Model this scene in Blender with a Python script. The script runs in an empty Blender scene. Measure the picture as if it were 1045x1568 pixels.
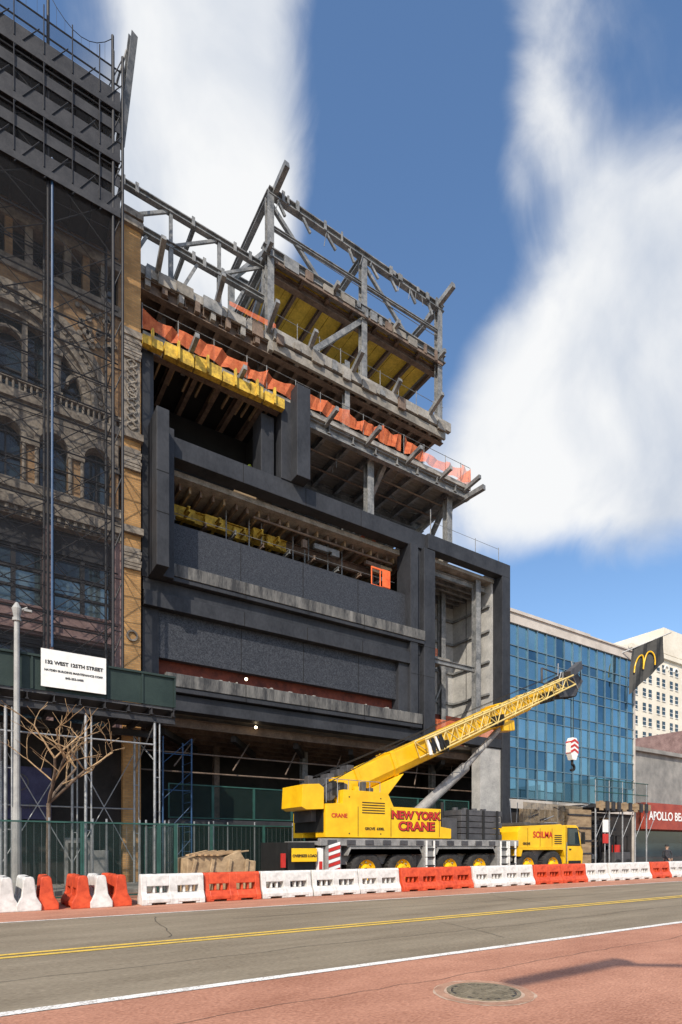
import bpy, math, random
from mathutils import Vector, Matrix
random.seed(7)
sc=bpy.context.scene
RAD=math.radians
# ---------------------------------------------------------------- materials
MC={}
def M(name,c,r=.75,var=.25,s=1.5,c2=None,bump=.15,bs=30,metal=0,st=(1,1,1),fine=.5,alpha=None,spec=.4,lo=.35,hi=.65):
    if name in MC: return MC[name]
    m=bpy.data.materials.new(name); m.use_nodes=True
    n=m.node_tree.nodes; l=m.node_tree.links
    b=n['Principled BSDF']; b.inputs['Roughness'].default_value=r; b.inputs['Metallic'].default_value=metal
    b.inputs['Specular IOR Level'].default_value=spec
    tc=n.new('ShaderNodeTexCoord'); mp=n.new('ShaderNodeMapping'); mp.inputs['Scale'].default_value=st
    l.new(tc.outputs['Object'],mp.inputs['Vector'])
    n1=n.new('ShaderNodeTexNoise'); n1.inputs['Scale'].default_value=s; n1.inputs['Detail'].default_value=8; n1.inputs['Roughness'].default_value=.65
    n2=n.new('ShaderNodeTexNoise'); n2.inputs['Scale'].default_value=bs; n2.inputs['Detail'].default_value=4
    l.new(mp.outputs[0],n1.inputs['Vector']); l.new(mp.outputs[0],n2.inputs['Vector'])
    mx=n.new('ShaderNodeMix'); mx.data_type='FLOAT'; mx.inputs[0].default_value=min(1,fine*.6)
    l.new(n1.outputs['Fac'],mx.inputs[2]); l.new(n2.outputs['Fac'],mx.inputs[3])
    rp=n.new('ShaderNodeValToRGB'); rp.color_ramp.elements[0].position=lo; rp.color_ramp.elements[1].position=hi
    if c2 is None: c2=[min(1,x*(1+var)) for x in c]; c=[x*(1-var) for x in c]
    rp.color_ramp.elements[0].color=(*c,1); rp.color_ramp.elements[1].color=(*c2,1)
    l.new(mx.outputs[0],rp.inputs[0]); l.new(rp.outputs[0],b.inputs['Base Color'])
    if bump:
        bp=n.new('ShaderNodeBump'); bp.inputs['Strength'].default_value=bump; bp.inputs['Distance'].default_value=.03
        l.new(n2.outputs['Fac'],bp.inputs['Height']); l.new(bp.outputs[0],b.inputs['Normal'])
    if alpha is not None: b.inputs['Alpha'].default_value=alpha
    MC[name]=m; return m
def brickmat(name,c1,c2,mortar,s=1.0):
    m=bpy.data.materials.new(name); m.use_nodes=True; n=m.node_tree.nodes; l=m.node_tree.links; b=n['Principled BSDF']
    b.inputs['Roughness'].default_value=.85
    tc=n.new('ShaderNodeTexCoord'); sp=n.new('ShaderNodeSeparateXYZ'); l.new(tc.outputs['Object'],sp.inputs[0])
    ad=n.new('ShaderNodeMath'); l.new(sp.outputs[0],ad.inputs[0]); l.new(sp.outputs[1],ad.inputs[1])
    cb=n.new('ShaderNodeCombineXYZ'); l.new(ad.outputs[0],cb.inputs[0]); l.new(sp.outputs[2],cb.inputs[1])
    t=n.new('ShaderNodeTexBrick'); t.inputs['Scale'].default_value=s; t.inputs['Brick Width'].default_value=.24; t.inputs['Row Height'].default_value=.085
    t.inputs['Mortar Size'].default_value=.008; t.inputs['Color1'].default_value=(*c1,1); t.inputs['Color2'].default_value=(*c2,1); t.inputs['Mortar'].default_value=(*mortar,1)
    l.new(cb.outputs[0],t.inputs['Vector'])
    nz=n.new('ShaderNodeTexNoise'); nz.inputs['Scale'].default_value=1.3; nz.inputs['Detail'].default_value=6; l.new(tc.outputs['Object'],nz.inputs['Vector'])
    mr=n.new('ShaderNodeMapRange'); mr.inputs[1].default_value=.3; mr.inputs[2].default_value=.7; mr.inputs[3].default_value=.65; mr.inputs[4].default_value=1.15; l.new(nz.outputs['Fac'],mr.inputs[0])
    mm=n.new('ShaderNodeVectorMath'); mm.operation='SCALE'; l.new(t.outputs['Color'],mm.inputs[0]); l.new(mr.outputs[0],mm.inputs['Scale'])
    l.new(mm.outputs[0],b.inputs['Base Color'])
    bp=n.new('ShaderNodeBump'); bp.inputs['Strength'].default_value=.4; bp.inputs['Distance'].default_value=.02; bp.invert=True
    l.new(t.outputs['Fac'],bp.inputs['Height']); l.new(bp.outputs[0],b.inputs['Normal'])
    return m
granite=M('dark_granite',(.016,.0175,.022),.6,c2=(.042,.045,.053),s=.9,bs=9,fine=.5,bump=.05,spec=.3,st=(1,1,.6))
speckle=M('speckled_granite',(.014,.016,.022),.55,c2=(.072,.078,.092),s=9,bs=26,fine=1.1,bump=.08,lo=.40,hi=.68,spec=.3)
ledge=M('weathered_ledge',(.03,.031,.034),.75,c2=(.20,.195,.185),s=1.2,st=(2.2,3,.35),bs=14,fine=.4,lo=.40,hi=.66)
conc=M('concrete',(.14,.132,.122),.85,c2=(.40,.38,.35),s=1.6,bs=12)
concl=M('light_panel',(.26,.26,.255),.8,c2=(.48,.47,.45),s=1.1,bs=10)
steel=M('primed_steel',(.085,.092,.10),.55,c2=(.29,.29,.285),s=1.8,bs=10,bump=.05,lo=.38,hi=.64)
steeld=M('dark_steel',(.012,.013,.017),.65,c2=(.045,.045,.05),s=2,bs=20)
deckm=M('metal_deck',(.12,.11,.095),.6,c2=(.32,.29,.25),s=1.2,bs=8,st=(1,6,1))
rust=M('rusted_beam',(.07,.05,.04),.75,c2=(.23,.165,.125),s=1.8,bs=12)
yform=M('yellow_formwork',(.22,.14,.025),.65,c2=(.74,.49,.06),s=2.2,bs=9,lo=.38,hi=.6)
yceil=M('yellow_soffit_forms',(.42,.29,.035),.65,c2=(.85,.60,.08),s=1.4,bs=9)
plyw=M('plywood',(.16,.11,.065),.8,c2=(.38,.28,.17),s=1.4,st=(1,1,4),bs=8)
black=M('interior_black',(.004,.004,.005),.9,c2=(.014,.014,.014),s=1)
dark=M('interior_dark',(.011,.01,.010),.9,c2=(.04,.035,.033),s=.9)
redwall=M('red_membrane',(.05,.013,.01),.8,c2=(.22,.05,.028),s=1.9)
pipe=M('galvanised_pipe',(.20,.21,.22),.45,c2=(.42,.43,.44),s=4,metal=.4)
bpipe=M('black_pipe',(.006,.007,.010),.6,c2=(.02,.02,.026),s=4)
bluep=M('blue_scaffold_frame',(.015,.05,.12),.5,c2=(.03,.09,.2),s=3)
green=M('green_shed_paint',(.006,.018,.016),.6,c2=(.02,.038,.033),s=1.2)
greenf=M('green_fence_paint',(.012,.05,.042),.6,c2=(.028,.10,.082),s=3)
netg=M('green_mesh_netting',(.008,.03,.026),.8,s=8,alpha=.36)
netd=M('dark_debris_netting',(.008,.009,.013),.9,s=5,alpha=.32)
neto=M('orange_safety_netting',(.5,.085,.03),.8,c2=(.9,.26,.1),s=4,alpha=.6)
tarpo=M('orange_tarp',(.6,.08,.02),.6,c2=(.85,.18,.05),s=3)
brick=brickmat('golden_brick',(.60,.33,.12),(.45,.235,.08),(.34,.25,.15))
bricks=brickmat('brown_brick',(.44,.27,.13),(.30,.17,.08),(.26,.2,.14))
terra=M('terracotta_stone',(.11,.092,.078),.85,c2=(.40,.35,.29),s=2.8,bs=9,bump=.8)
pink=M('pink_stone',(.17,.105,.10),.85,c2=(.36,.245,.23),s=2,bs=14,bump=.3)
glassd=M('dark_glass',(.01,.018,.025),.06,c2=(.03,.05,.06),s=.5,bump=0,spec=.8)
glassb=M('window_glass',(.10,.16,.18),.08,c2=(.28,.36,.37),s=.7,bump=0,metal=.6)
ygloss=M('crane_yellow',(.70,.39,.008),.3,c2=(.88,.54,.015),s=1.2,bs=5,bump=.02,fine=.3)
yjib=M('jib_yellow',(.50,.38,.12),.5,c2=(.74,.58,.24),s=3,bump=.02)
grayp=M('carrier_grey',(.14,.14,.14),.5,c2=(.34,.335,.325),s=2,bump=.03)
dgray=M('counterweight_grey',(.035,.035,.04),.6,c2=(.09,.09,.095),s=2)
tire=M('tyre_rubber',(.012,.012,.012),.85,c2=(.045,.042,.04),s=6,bs=20)
white=M('white_plastic',(.44,.43,.41),.55,c2=(.76,.75,.73),s=3,bs=10,bump=.03)
orange=M('orange_plastic',(.36,.035,.012),.5,c2=(.72,.10,.035),s=3,bs=10,bump=.03)
redm=M('red_paint',(.4,.02,.015),.5,c2=(.6,.04,.03),s=3)
whitep=M('white_paint',(.7,.7,.68),.6,c2=(.85,.85,.83),s=3)
blackp=M('black_paint',(.008,.008,.008),.6,c2=(.02,.02,.02),s=3)
bark=M('bark',(.07,.05,.038),.9,c2=(.2,.145,.105),s=6,bs=30)
wood=M('raw_lumber',(.32,.2,.1),.8,c2=(.55,.38,.22),s=2)
cream=M('cream_brick',(.62,.56,.46),.85,c2=(.78,.73,.63),s=.3,bs=3)
lampm=M('lamp_pole_grey',(.25,.25,.25),.5,c2=(.4,.4,.38),s=3)
roofc=M('pale_stone_coping',(.42,.38,.34),.8,c2=(.6,.55,.5),s=1)
skin=M('skin',(.3,.17,.11),.6,c2=(.42,.26,.18),s=5)
cloth=M('dark_cloth',(.02,.02,.025),.9,c2=(.06,.06,.07),s=6)
hiv=M('hi_vis',(.55,.7,.05),.7,c2=(.75,.85,.1),s=6)
denim=M('denim',(.03,.05,.1),.9,c2=(.07,.1,.17),s=8)
bulb=bpy.data.materials.new('lit_work_lamp');bulb.use_nodes=True;bb_=bulb.node_tree.nodes['Principled BSDF'];bb_.inputs['Emission Color'].default_value=(1,.8,.5,1);bb_.inputs['Emission Strength'].default_value=12

# ---------------------------------------------------------------- geometry
PARTS=[]
def root(name,loc=(0,0,0)):
    e=bpy.data.objects.new(name,None); e.location=loc; sc.collection.objects.link(e); e.empty_display_size=.3; return e
class P:
    def __init__(s,parent,name,mat,bevel=0,smooth=False):
        s.v=[];s.f=[];s.p=parent;s.n=name;s.m=mat;s.b=bevel;s.s=smooth; PARTS.append(s)
def J(): return random.uniform(0,.003)
def hexa(p,c):
    o=len(p.v); p.v+= [tuple(q) for q in c]
    p.f+=[(o,o+3,o+2,o+1),(o+4,o+5,o+6,o+7),(o,o+1,o+5,o+4),(o+1,o+2,o+6,o+5),(o+2,o+3,o+7,o+6),(o+3,o,o+4,o+7)]
def box(p,x0,x1,y0,y1,z0,z1):
    x0-=J();x1+=J();y0-=J();y1+=J();z0-=J();z1+=J()
    hexa(p,[(x0,y0,z0),(x1,y0,z0),(x1,y1,z0),(x0,y1,z0),(x0,y0,z1),(x1,y0,z1),(x1,y1,z1),(x0,y1,z1)])
def frame_axes(a,b,up=(0,0,1)):
    a=Vector(a);b=Vector(b);d=(b-a).normalized();u=Vector(up)
    if abs(d.dot(u))>.98: u=Vector((0,1,0))
    s=d.cross(u).normalized();u=s.cross(d).normalized();return a,b,d,s,u
def beam(p,a,b,w,h,up=(0,0,1),off=(0,0)):
    a,b,d,s,u=frame_axes(a,b,up); o=s*off[0]+u*off[1]
    w=w/2+J();h=h/2+J()
    c=[]
    for q in (a,b):
        for i,j in ((-1,-1),(1,-1),(1,1),(-1,1)): c.append(q+o+s*w*i+u*h*j)
    hexa(p,c)
def ibeam(p,a,b,w,h,t=.03,up=(0,0,1)):
    beam(p,a,b,w,t,up,(0,h/2-t/2)); beam(p,a,b,w,t,up,(0,-h/2+t/2)); beam(p,a,b,t,h-2*t,up)
def tube(p,a,b,r,n=8,r2=None):
    r2=r if r2 is None else r2
    a,b,d,s,u=frame_axes(a,b); o=len(p.v)
    for q,rr in((a,r),(b,r2)):
        for i in range(n):
            t=2*math.pi*i/n; p.v.append(tuple(q+s*rr*math.cos(t)+u*rr*math.sin(t)))
    for i in range(n):
        j=(i+1)%n; p.f.append((o+i,o+j,o+n+j,o+n+i))
    p.f.append(tuple(o+i for i in reversed(range(n)))); p.f.append(tuple(o+n+i for i in range(n)))
def prism(p,pts,y0,y1):
    o=len(p.v);n=len(pts)
    for y in(y0,y1):
        for x,z in pts:p.v.append((x,y,z))
    p.f.append(tuple(o+i for i in range(n)));p.f.append(tuple(o+n+i for i in reversed(range(n))))
    for i in range(n):
        j=(i+1)%n;p.f.append((o+j,o+i,o+n+i,o+n+j))
def prismX(p,pts,x0,x1):
    o=len(p.v);n=len(pts)
    for x in(x0,x1):
        for y,z in pts:p.v.append((x,y,z))
    p.f.append(tuple(o+i for i in reversed(range(n))));p.f.append(tuple(o+n+i for i in range(n)))
    for i in range(n):
        j=(i+1)%n;p.f.append((o+i,o+j,o+n+j,o+n+i))
def quad(p,a,b,c,d):
    o=len(p.v);p.v+=[a,b,c,d];p.f.append((o,o+1,o+2,o+3))
def lathe(p,cx,cz,prof,n=28,axis='y',cy=0):
    o=len(p.v);m=len(prof)
    for i in range(n):
        t=2*math.pi*i/n
        for r,y in prof:
            if axis=='y':p.v.append((cx+r*math.cos(t),y,cz+r*math.sin(t)))
            else:p.v.append((cx+r*math.cos(t),cy+r*math.sin(t),cz+y))
    for i in range(n):
        j=(i+1)%n
        for k in range(m-1):
            p.f.append((o+i*m+k,o+j*m+k,o+j*m+k+1,o+i*m+k+1))
def ring(p,xc,zc,r0,r1,y0,y1,n=28,a0=0,a1=math.pi):
    for i in range(n):
        t0=a0+(a1-a0)*i/n;t1=a0+(a1-a0)*(i+1)/n
        q=[(xc+r*math.cos(t),zc+r*math.sin(t)) for r,t in((r0,t0),(r1,t0),(r1,t1),(r0,t1))]
        hexa(p,[(q[0][0],y0,q[0][1]),(q[1][0],y0,q[1][1]),(q[1][0],y1,q[1][1]),(q[0][0],y1,q[0][1]),(q[3][0],y0,q[3][1]),(q[2][0],y0,q[2][1]),(q[2][0],y1,q[2][1]),(q[3][0],y1,q[3][1])])
def archfill(p,xc,zc,R,xL,xR,zt,y0,y1,n=24):
    pts=[(xc+R*math.cos(math.pi*i/n),zc+R*math.sin(math.pi*i/n)) for i in range(n+1)]
    for i in range(n):
        (a,b),(c,d)=pts[i],pts[i+1]
        prism(p,[(c,d),(a,b),(a,zt),(c,zt)],y0,y1)
    if xL<xc-R: box(p,xL,xc-R,y0,y1,zc,zt)
    if xR>xc+R: box(p,xc+R,xR,y0,y1,zc,zt)
def text(parent,name,s,loc,size,mat,rot=(math.pi/2,0,0),ax='CENTER',bold=.0,sx=1):
    c=bpy.data.curves.new(name,'FONT');c.body=s;c.size=size;c.align_x=ax;c.extrude=.004;c.offset=bold
    o=bpy.data.objects.new(name,c);o.location=loc;o.rotation_euler=rot;o.scale=(sx,1,1);c.materials.append(mat);sc.collection.objects.link(o);o.parent=parent;return o
def finish():
    for p in PARTS:
        if not p.f: continue
        me=bpy.data.meshes.new(p.n);me.from_pydata(p.v,[],p.f);me.update();me.materials.append(p.m)
        if p.s:
            for f in me.polygons:f.use_smooth=True
        o=bpy.data.objects.new(p.n,me);sc.collection.objects.link(o)
        if p.p:o.parent=p.p
        if p.b:
            md=o.modifiers.new('b','BEVEL');md.width=p.b;md.segments=2;md.limit_method='ANGLE'
# ---------------------------------------------------------------- ground
def sheet(name,x0,x1,y0,y1,z,mat):
    p=P(None,name,mat);quad(p,(x0,y0,z),(x1,y0,z),(x1,y1,z),(x0,y1,z));return p
gm=M('ground_dirt',(.13,.12,.11),.9,c2=(.2,.19,.17),s=.2)
asph=M('asphalt',(.15,.118,.077),.85,c2=(.34,.285,.205),s=.8,st=(.3,1.5,1),bs=45,fine=.9,bump=.6,lo=.36,hi=.64)
redl=M('red_bus_lane',(.30,.125,.075),.85,c2=(.58,.29,.19),s=1.0,st=(.5,1.2,1),bs=45,fine=.9,bump=.6,lo=.36,hi=.64)
ylin=M('yellow_line',(.36,.26,.08),.7,c2=(.82,.55,.09),s=4,bs=40,fine=1,lo=.36,hi=.53)
wlin=M('white_line',(.38,.34,.29),.7,c2=(.86,.84,.8),s=4,bs=40,fine=1,lo=.38,hi=.52)
seal=M('tar_crack_sealant',(.04,.036,.03),.7,c2=(.09,.08,.065),s=5)
swm=M('sidewalk_concrete',(.2,.19,.17),.85,c2=(.34,.32,.3),s=1)
sheet('ground',-400,600,-400,600,-.02,gm)
sheet('road',-80,300,-4,21.2,0,asph)
sheet('bus_lane_near',-80,300,-1.2,6.3,.004,redl)
sheet('bus_lane_far',-80,300,14.3,21.19,.004,redl)
rm=root('road_markings')
for n_,y0,y1,m_ in(('edge_line',6.31,6.46,wlin),('centre_line_a',9.58,9.71,ylin),('centre_line_b',9.84,9.97,ylin),('far_edge_line',14.15,14.25,wlin)):
    p=P(rm,n_,m_);quad(p,(-80,y0,.008),(300,y0,.008),(300,y1,.008),(-80,y1,.008))
ck=P(root('road_cracks'),'sealant',seal)
def crack(x,y,dx,dy,n,wd,z):
    pr=None
    for k in range(n):
        q=(x,y)
        if pr:
            L_=math.hypot(q[0]-pr[0],q[1]-pr[1]);nx=-(q[1]-pr[1])/L_*wd;ny=(q[0]-pr[0])/L_*wd
            quad(ck,(pr[0]-nx,pr[1]-ny,z),(q[0]-nx,q[1]-ny,z),(q[0]+nx,q[1]+ny,z),(pr[0]+nx,pr[1]+ny,z))
        pr=q;x+=dx*random.uniform(.6,1.4)+random.uniform(-.05,.05);y+=dy*random.uniform(.6,1.4)+random.uniform(-.06,.06)
crack(-3,8.1,.35,.0,110,.006,.006);crack(5,12.2,.4,.0,100,.01,.006);crack(8,7,.05,.25,10,.006,.0064);crack(14,10.2,.06,.28,14,.008,.0064);crack(3,10.3,.05,.25,14,.007,.0068);crack(-2,4.9,.3,.01,60,.004,.0085)
sw=root('sidewalk');p=P(sw,'slab',swm,.01);box(p,-80,300,21.5,25.6,-.3,.15);p=P(sw,'kerb',conc,.02);box(p,-80,300,21.2,21.49,-.3,.145)
p=P(sw,'joints',dark)
for i in range(-20,60):box(p,i*1.5,i*1.5+.015,21.5,25.5,.15,.1535)
sn=root('sidewalk');p=P(sn,'slab',swm,.01);box(p,-80,300,-8,-4.3,-.3,.15);p=P(sn,'kerb',conc,.02);box(p,-80,300,-4.3,-4,-.3,.145)
mh=root('manhole_cover')
patch=M('manhole_patch',(.26,.14,.09),.9,c2=(.52,.30,.20),s=4,bs=40)
iron=M('cast_iron',(.13,.11,.075),.6,c2=(.32,.27,.19),s=8,metal=.2)
mort=M('mortar_ring',(.36,.25,.18),.9,c2=(.6,.44,.33),s=6)
def disc(p,cx,cy,z,r,n=40,wob=0):
    o=len(p.v)
    for i in range(n):
        t=2*math.pi*i/n;rr=r*(1+wob*random.uniform(-1,1));p.v.append((cx+rr*math.cos(t),cy+rr*math.sin(t),z))
    p.f.append(tuple(o+i for i in range(n)))
p=P(mh,'mortar',mort);disc(p,4.77,4.47,.0075,.555,40,.02)
p=P(mh,'patch',patch);disc(p,4.77,4.47,.0095,.535,40,.02)
p=P(mh,'inner_mortar',mort);disc(p,4.77,4.47,.011,.43,40,.02)
p=P(mh,'rim',iron);lathe(p,4.77,0,[(.36,.012),(.36,.021),(.40,.021),(.40,.012)],40,'z',4.47)
p=P(mh,'lid',iron);disc(p,4.77,4.47,.0135,.355)
for i in range(-6,7):
    for j in range(-6,7):
        if i*i+j*j<38: box(p,4.77+i*.054-.02,4.77+i*.054+.02,4.47+j*.054-.02,4.47+j*.054+.02,.0135,.020)
p=P(mh,'lid_gaps',steeld);disc(p,4.77,4.47,.0145,.354)
# ---------------------------------------------------------------- left brick building
lb=root('brick_building')
B=P(lb,'brick_walls',bricks);BP=P(lb,'brick_pilasters',brick);T=P(lb,'terracotta_trim',terra,.015);K=P(lb,'pink_stone_trim',pink,.01);W=P(lb,'window_glass',glassd);WF=P(lb,'window_frames',steeld);WL=P(lb,'lower_window_glass',glassb)
box(P(lb,'building_core',dark),-3.5,6.1,26.4,44,0,28)
quad(W,(-3,25.95,6),(5.5,25.95,6),(5.5,25.95,28),(-3,25.95,28))
for x0,x1 in((5.45,6.18),(-3.6,-2.85)):
    box(BP,x0,x1,25.3,26.4,0,28.3)
    for z in(27.9,23.2,18.9,14.9,8.2,28.3): box(T,x0-.08,x1+.08,25.12,26.38,z,z+.28)
    for z in(22.3,17.6,13.4):
        for k in range(7):
            s_=.02+.02*(k%3);box(T,x0+.05-s_,x1-.05+s_,25.2-s_,25.32,z+.13*k,z+.13*k+.12)
    for z in(21.0,10.6):
        xm=(x0+x1)/2;ring(T,xm,z,.16,.24,25.22,25.31,20,0,2*math.pi)
    box(T,x0+.04,x1-.04,25.27,25.3,19.2,22.3)
    for k in range(26):
        z=19.3+k*.115;tube(T,(x0+.36+.2*math.sin(k*1.1),25.24,z),(x0+.36+.2*math.sin(k*1.1+.9),25.24,z+.13),.05,6)
        tube(T,(x0+.36-.2*math.sin(k*1.1),25.24,z),(x0+.36-.2*math.sin(k*1.1+.9),25.24,z+.13),.04,6)
box(B,-2.85,5.45,25.5,26.4,26.2,28.3)
box(T,-2.9,5.5,25.38,26.3,25.85,26.2);box(T,-2.85,5.45,25.42,26.3,23.95,24.4)
for i in range(13):
    x=-2.85+i*.69;box(T if i%2 else B,x-.13,x+.13,25.46,26.2,24.4,25.85)
for x in range(0,6):
    xx=-2.2+x*1.38;box(WF,xx-.5,xx+.5,25.9,25.94,25.05,25.1)
archfill(B,1.3,19.6,3.72,-2.85,5.45,23.95,25.52,26.3,36)
for r0,r1,y in((3.45,3.75,25.34),(3.2,3.45,25.46),(2.98,3.2,25.38),(2.7,2.98,25.56)): ring(T,1.3,19.6,r0,r1,y,26.2,40)
for k in range(38):
    t=math.pi*(k+.5)/38;x=1.3+3.33*math.cos(t);z=19.6+3.33*math.sin(t);tube(T,(x,25.40,z),(x,25.5,z),.09,6)
for k in range(40):
    for sx in(-1,1):
        x=1.3+sx*(2.4+random.random()*1.5);z=22.2+random.random()*1.6
        if (x-1.3)**2+(z-19.6)**2>3.85**2 and abs(x-1.3)<3.9:tube(T,(x,25.42,z),(x,25.53,z),random.uniform(.07,.14),7)
for x in(-.35,2.95):
    box(T,x-.16,x+.16,25.5,26.2,19.6,21.75);box(T,x-.22,x+.22,25.4,26.2,21.3,21.5);box(T,x-.22,x+.22,25.4,26.2,19.6,19.85)
for x in(.75,1.85):box(T,x-.09,x+.09,25.6,26.2,19.6,22.2)
for x in(-1.3,1.3,3.9):ring(T,x,21.2 if x==1.3 else 20.4,.5,.62,25.6,26.1,16)
for z in(20.3,21.3):box(WF,-1.4,4.0,25.88,25.94,z,z+.06)
box(T,-2.85,5.45,25.36,26.2,18.95,19.3);box(T,-2.85,5.45,25.5,26.2,18.6,18.95);
for k in range(40): tube(T,(-2.7+k*.207,25.42,19.3),(-2.7+k*.207,25.42,19.62),.05,6)
box(T,-2.85,5.45,25.34,25.6,19.62,19.72)
for i in range(5):
    xc=-2.1+i*1.65; 
    archfill(T,xc,17.6,.52,xc-.825,xc+.825,18.6,25.52,26.2,14);ring(T,xc,17.6,.52,.7,25.42,26.1,16)
    for sx in(-1,1):
        box(B,xc+sx*.675-.15,xc+sx*.675+.15,25.52,26.2,15.8,17.6);tube(T,(xc+sx*.6,25.5,15.9),(xc+sx*.6,25.5,17.5),.08,8)
        box(T,xc+sx*.67-.16,xc+sx*.67+.16,25.4,26.2,17.35,17.6)
    box(WF,xc-.5,xc+.5,25.86,25.94,16.9,16.97);box(WF,xc-.03,xc+.03,25.86,25.94,15.9,18.0)
for z0,z1,y in((15.5,15.85,25.4),(15.1,15.5,25.5),(14.75,15.1,25.2),(14.45,14.75,25.4)):box(T,-2.85,5.45,y,26.2,z0,z1)
for k in range(28):box(T,-2.75+k*.3,-2.62+k*.3,25.28,25.4,14.5,14.74)
sp_=P(lb,'dark_spandrels',steeld)
for z0,z1 in((13.5,14.45),(9.7,10.0)):box(sp_,-2.85,5.45,25.75,26.2,z0,z1)
for x in(-2.65,.25,2.65,5.25):
    box(K,x-.18,x+.18,25.42,26.2,6.5,14.45)
for z0,z1 in((10.0,11.1),):box(K,-2.85,5.45,25.5,26.2,z0,z1)
for z in(10.1,11.0,10.55):box(K,-2.85,5.45,25.4,25.5,z,z+.1)
for z0,z1 in((11.1,13.5),(7.4,9.7)):
    for a,b in((.43,2.47),(2.83,5.07),(-2.47,.07)):
        w=(b-a)/2
        for i in range(2):
            x0=a+i*w
            quad(WL,(x0+.08,25.9,z0+.1),(x0+w-.08,25.9,z0+.1),(x0+w-.08,25.9,z1-.9),(x0+.08,25.9,z1-.9))
            for xx in(x0,x0+w-.07):box(WF,xx,xx+.09,25.8,25.93,z0,z1)
            for zz in(z0,z0+.75,z1-.92,z1-.1):box(WF,x0,x0+w,25.82,25.93,zz,zz+.09)
box(P(lb,'storefront',dark),-2.85,5.45,25.6,26.3,0,6.4)
# facade scaffold
fs=root('facade_scaffold')
V=P(fs,'standards',bpipe);H=P(fs,'ledgers_and_braces',bpipe);Dk=P(fs,'decks',steeld);N=P(fs,'debris_netting',netd)
xs=[-3.4,-.4,2.45,4.7];lv=[8.2+i*2.05 for i in range(12)]
for x in xs:
    for y in(23.6,24.9):tube(V,(x,y,6.8),(x,y,33.2 if y<24 else 31),.055)
tube(P(fs,'blue_net_rope',bluep),(2.58,23.55,9),(2.58,23.55,27),.045)
for x in(4.7,5.05): 
    tube(V,(x,23.5,8),(x,23.5,32.5),.055)
for k in range(24):
    z=8+k*1.02;tube(V,(4.7,23.5,z),(5.05,23.5,z+1.0 if k%2 else z),.022,5);tube(V,(4.7,23.5,z),(4.7,24.9,z+(1 if k%2 else 0)),.022,5)
for z in lv:
    for y in(23.6,24.9):tube(H,(-3.4,y,z),(4.9,y,z),.028,6)
for i in range(len(lv)-1):
    for a,b in zip(xs[:-1],xs[1:]):
        z0,z1=lv[i],lv[i+1]
        tube(H,(a,23.62,z0),(b,23.62,z1),.018,5);tube(H,(a,23.58,z1),(b,23.58,z0),.018,5)
        tube(H,(a,24.9,z0+random.uniform(-.3,.3)),(b,24.88,z1),.015,5);tube(H,(a,24.86,z1),(b,24.88,z0+random.uniform(-.3,.3)),.015,5)
        tube(H,(a,23.6,z0+.9),(b,23.6,z0+1.0),.018,5)
# decks with toe boards, gaps of sky between
for z in(26.3,28.4,30.4):
    box(Dk,-3.6,4.95,23.5,25.2,z,z+.12);box(Dk,-3.6,4.95,23.46,23.5,z,z+.6)
    for k in range(13):box(Dk,-3.5+k*.68,-3.4+k*.68,23.5,25.2,z-.16,z)
    box(Dk,-3.6,4.95,23.42,23.46,z-.2,z+.05)
    for k in range(9):
        x=-3.4+k*.95;tube(H,(x,23.44,z-.3),(x+.8,23.44,z+.9),.02,4);tube(H,(x,23.44,z+.1),(x,23.44,z+1.9),.022,5)
for z0,z1 in((27.1,28.3),(29.2,30.3)):
    box(Dk,-3.6,4.95,23.5,23.53,z0+.25,z0+.65);tube(H,(-3.6,23.5,z1-.25),(4.95,23.5,z1-.25),.03,6)
    quad(N,(-3.5,23.54,z0-.2),(4.95,23.54,z0-.2),(4.95,23.54,z1),(-3.5,23.54,z1))
box(Dk,-3.6,4.95,25.2,25.25,26.4,28.3)
quad(N,(-3.5,23.52,8.2),(4.95,23.52,8.2),(4.95,23.52,26.3),(-3.5,23.52,26.3))
quad(N,(-3.5,23.52,31.1),(4.95,23.52,31.1),(4.95,23.52,31.9),(-3.5,23.52,31.9))
for z in(31.4,32.0):tube(H,(-3.4,23.6,z),(5.0,23.6,z),.03,6)
for a,b in zip(xs[:-1],xs[1:]):
    pr=None
    for k in range(9):
        t=k/8;q=(a+(b-a)*t,23.6,33.1-2.0*t*(1-t)*1.6);
        if pr:
            tube(H,pr,q,.014,4)
        tube(H,q,(q[0],23.6,32.0),.005,4)
        pr=q
M_=P(fs,'outrigger_mast',steel);ibeam(M_,(5.1,24.2,29.8),(5.4,23.3,33.4),.26,.26,.03);tube(M_,(4.9,23.9,31.8),(5.2,23.5,32.9),.04);tube(M_,(4.9,24.4,32.9),(4.9,24.4,31.2),.04)
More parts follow.
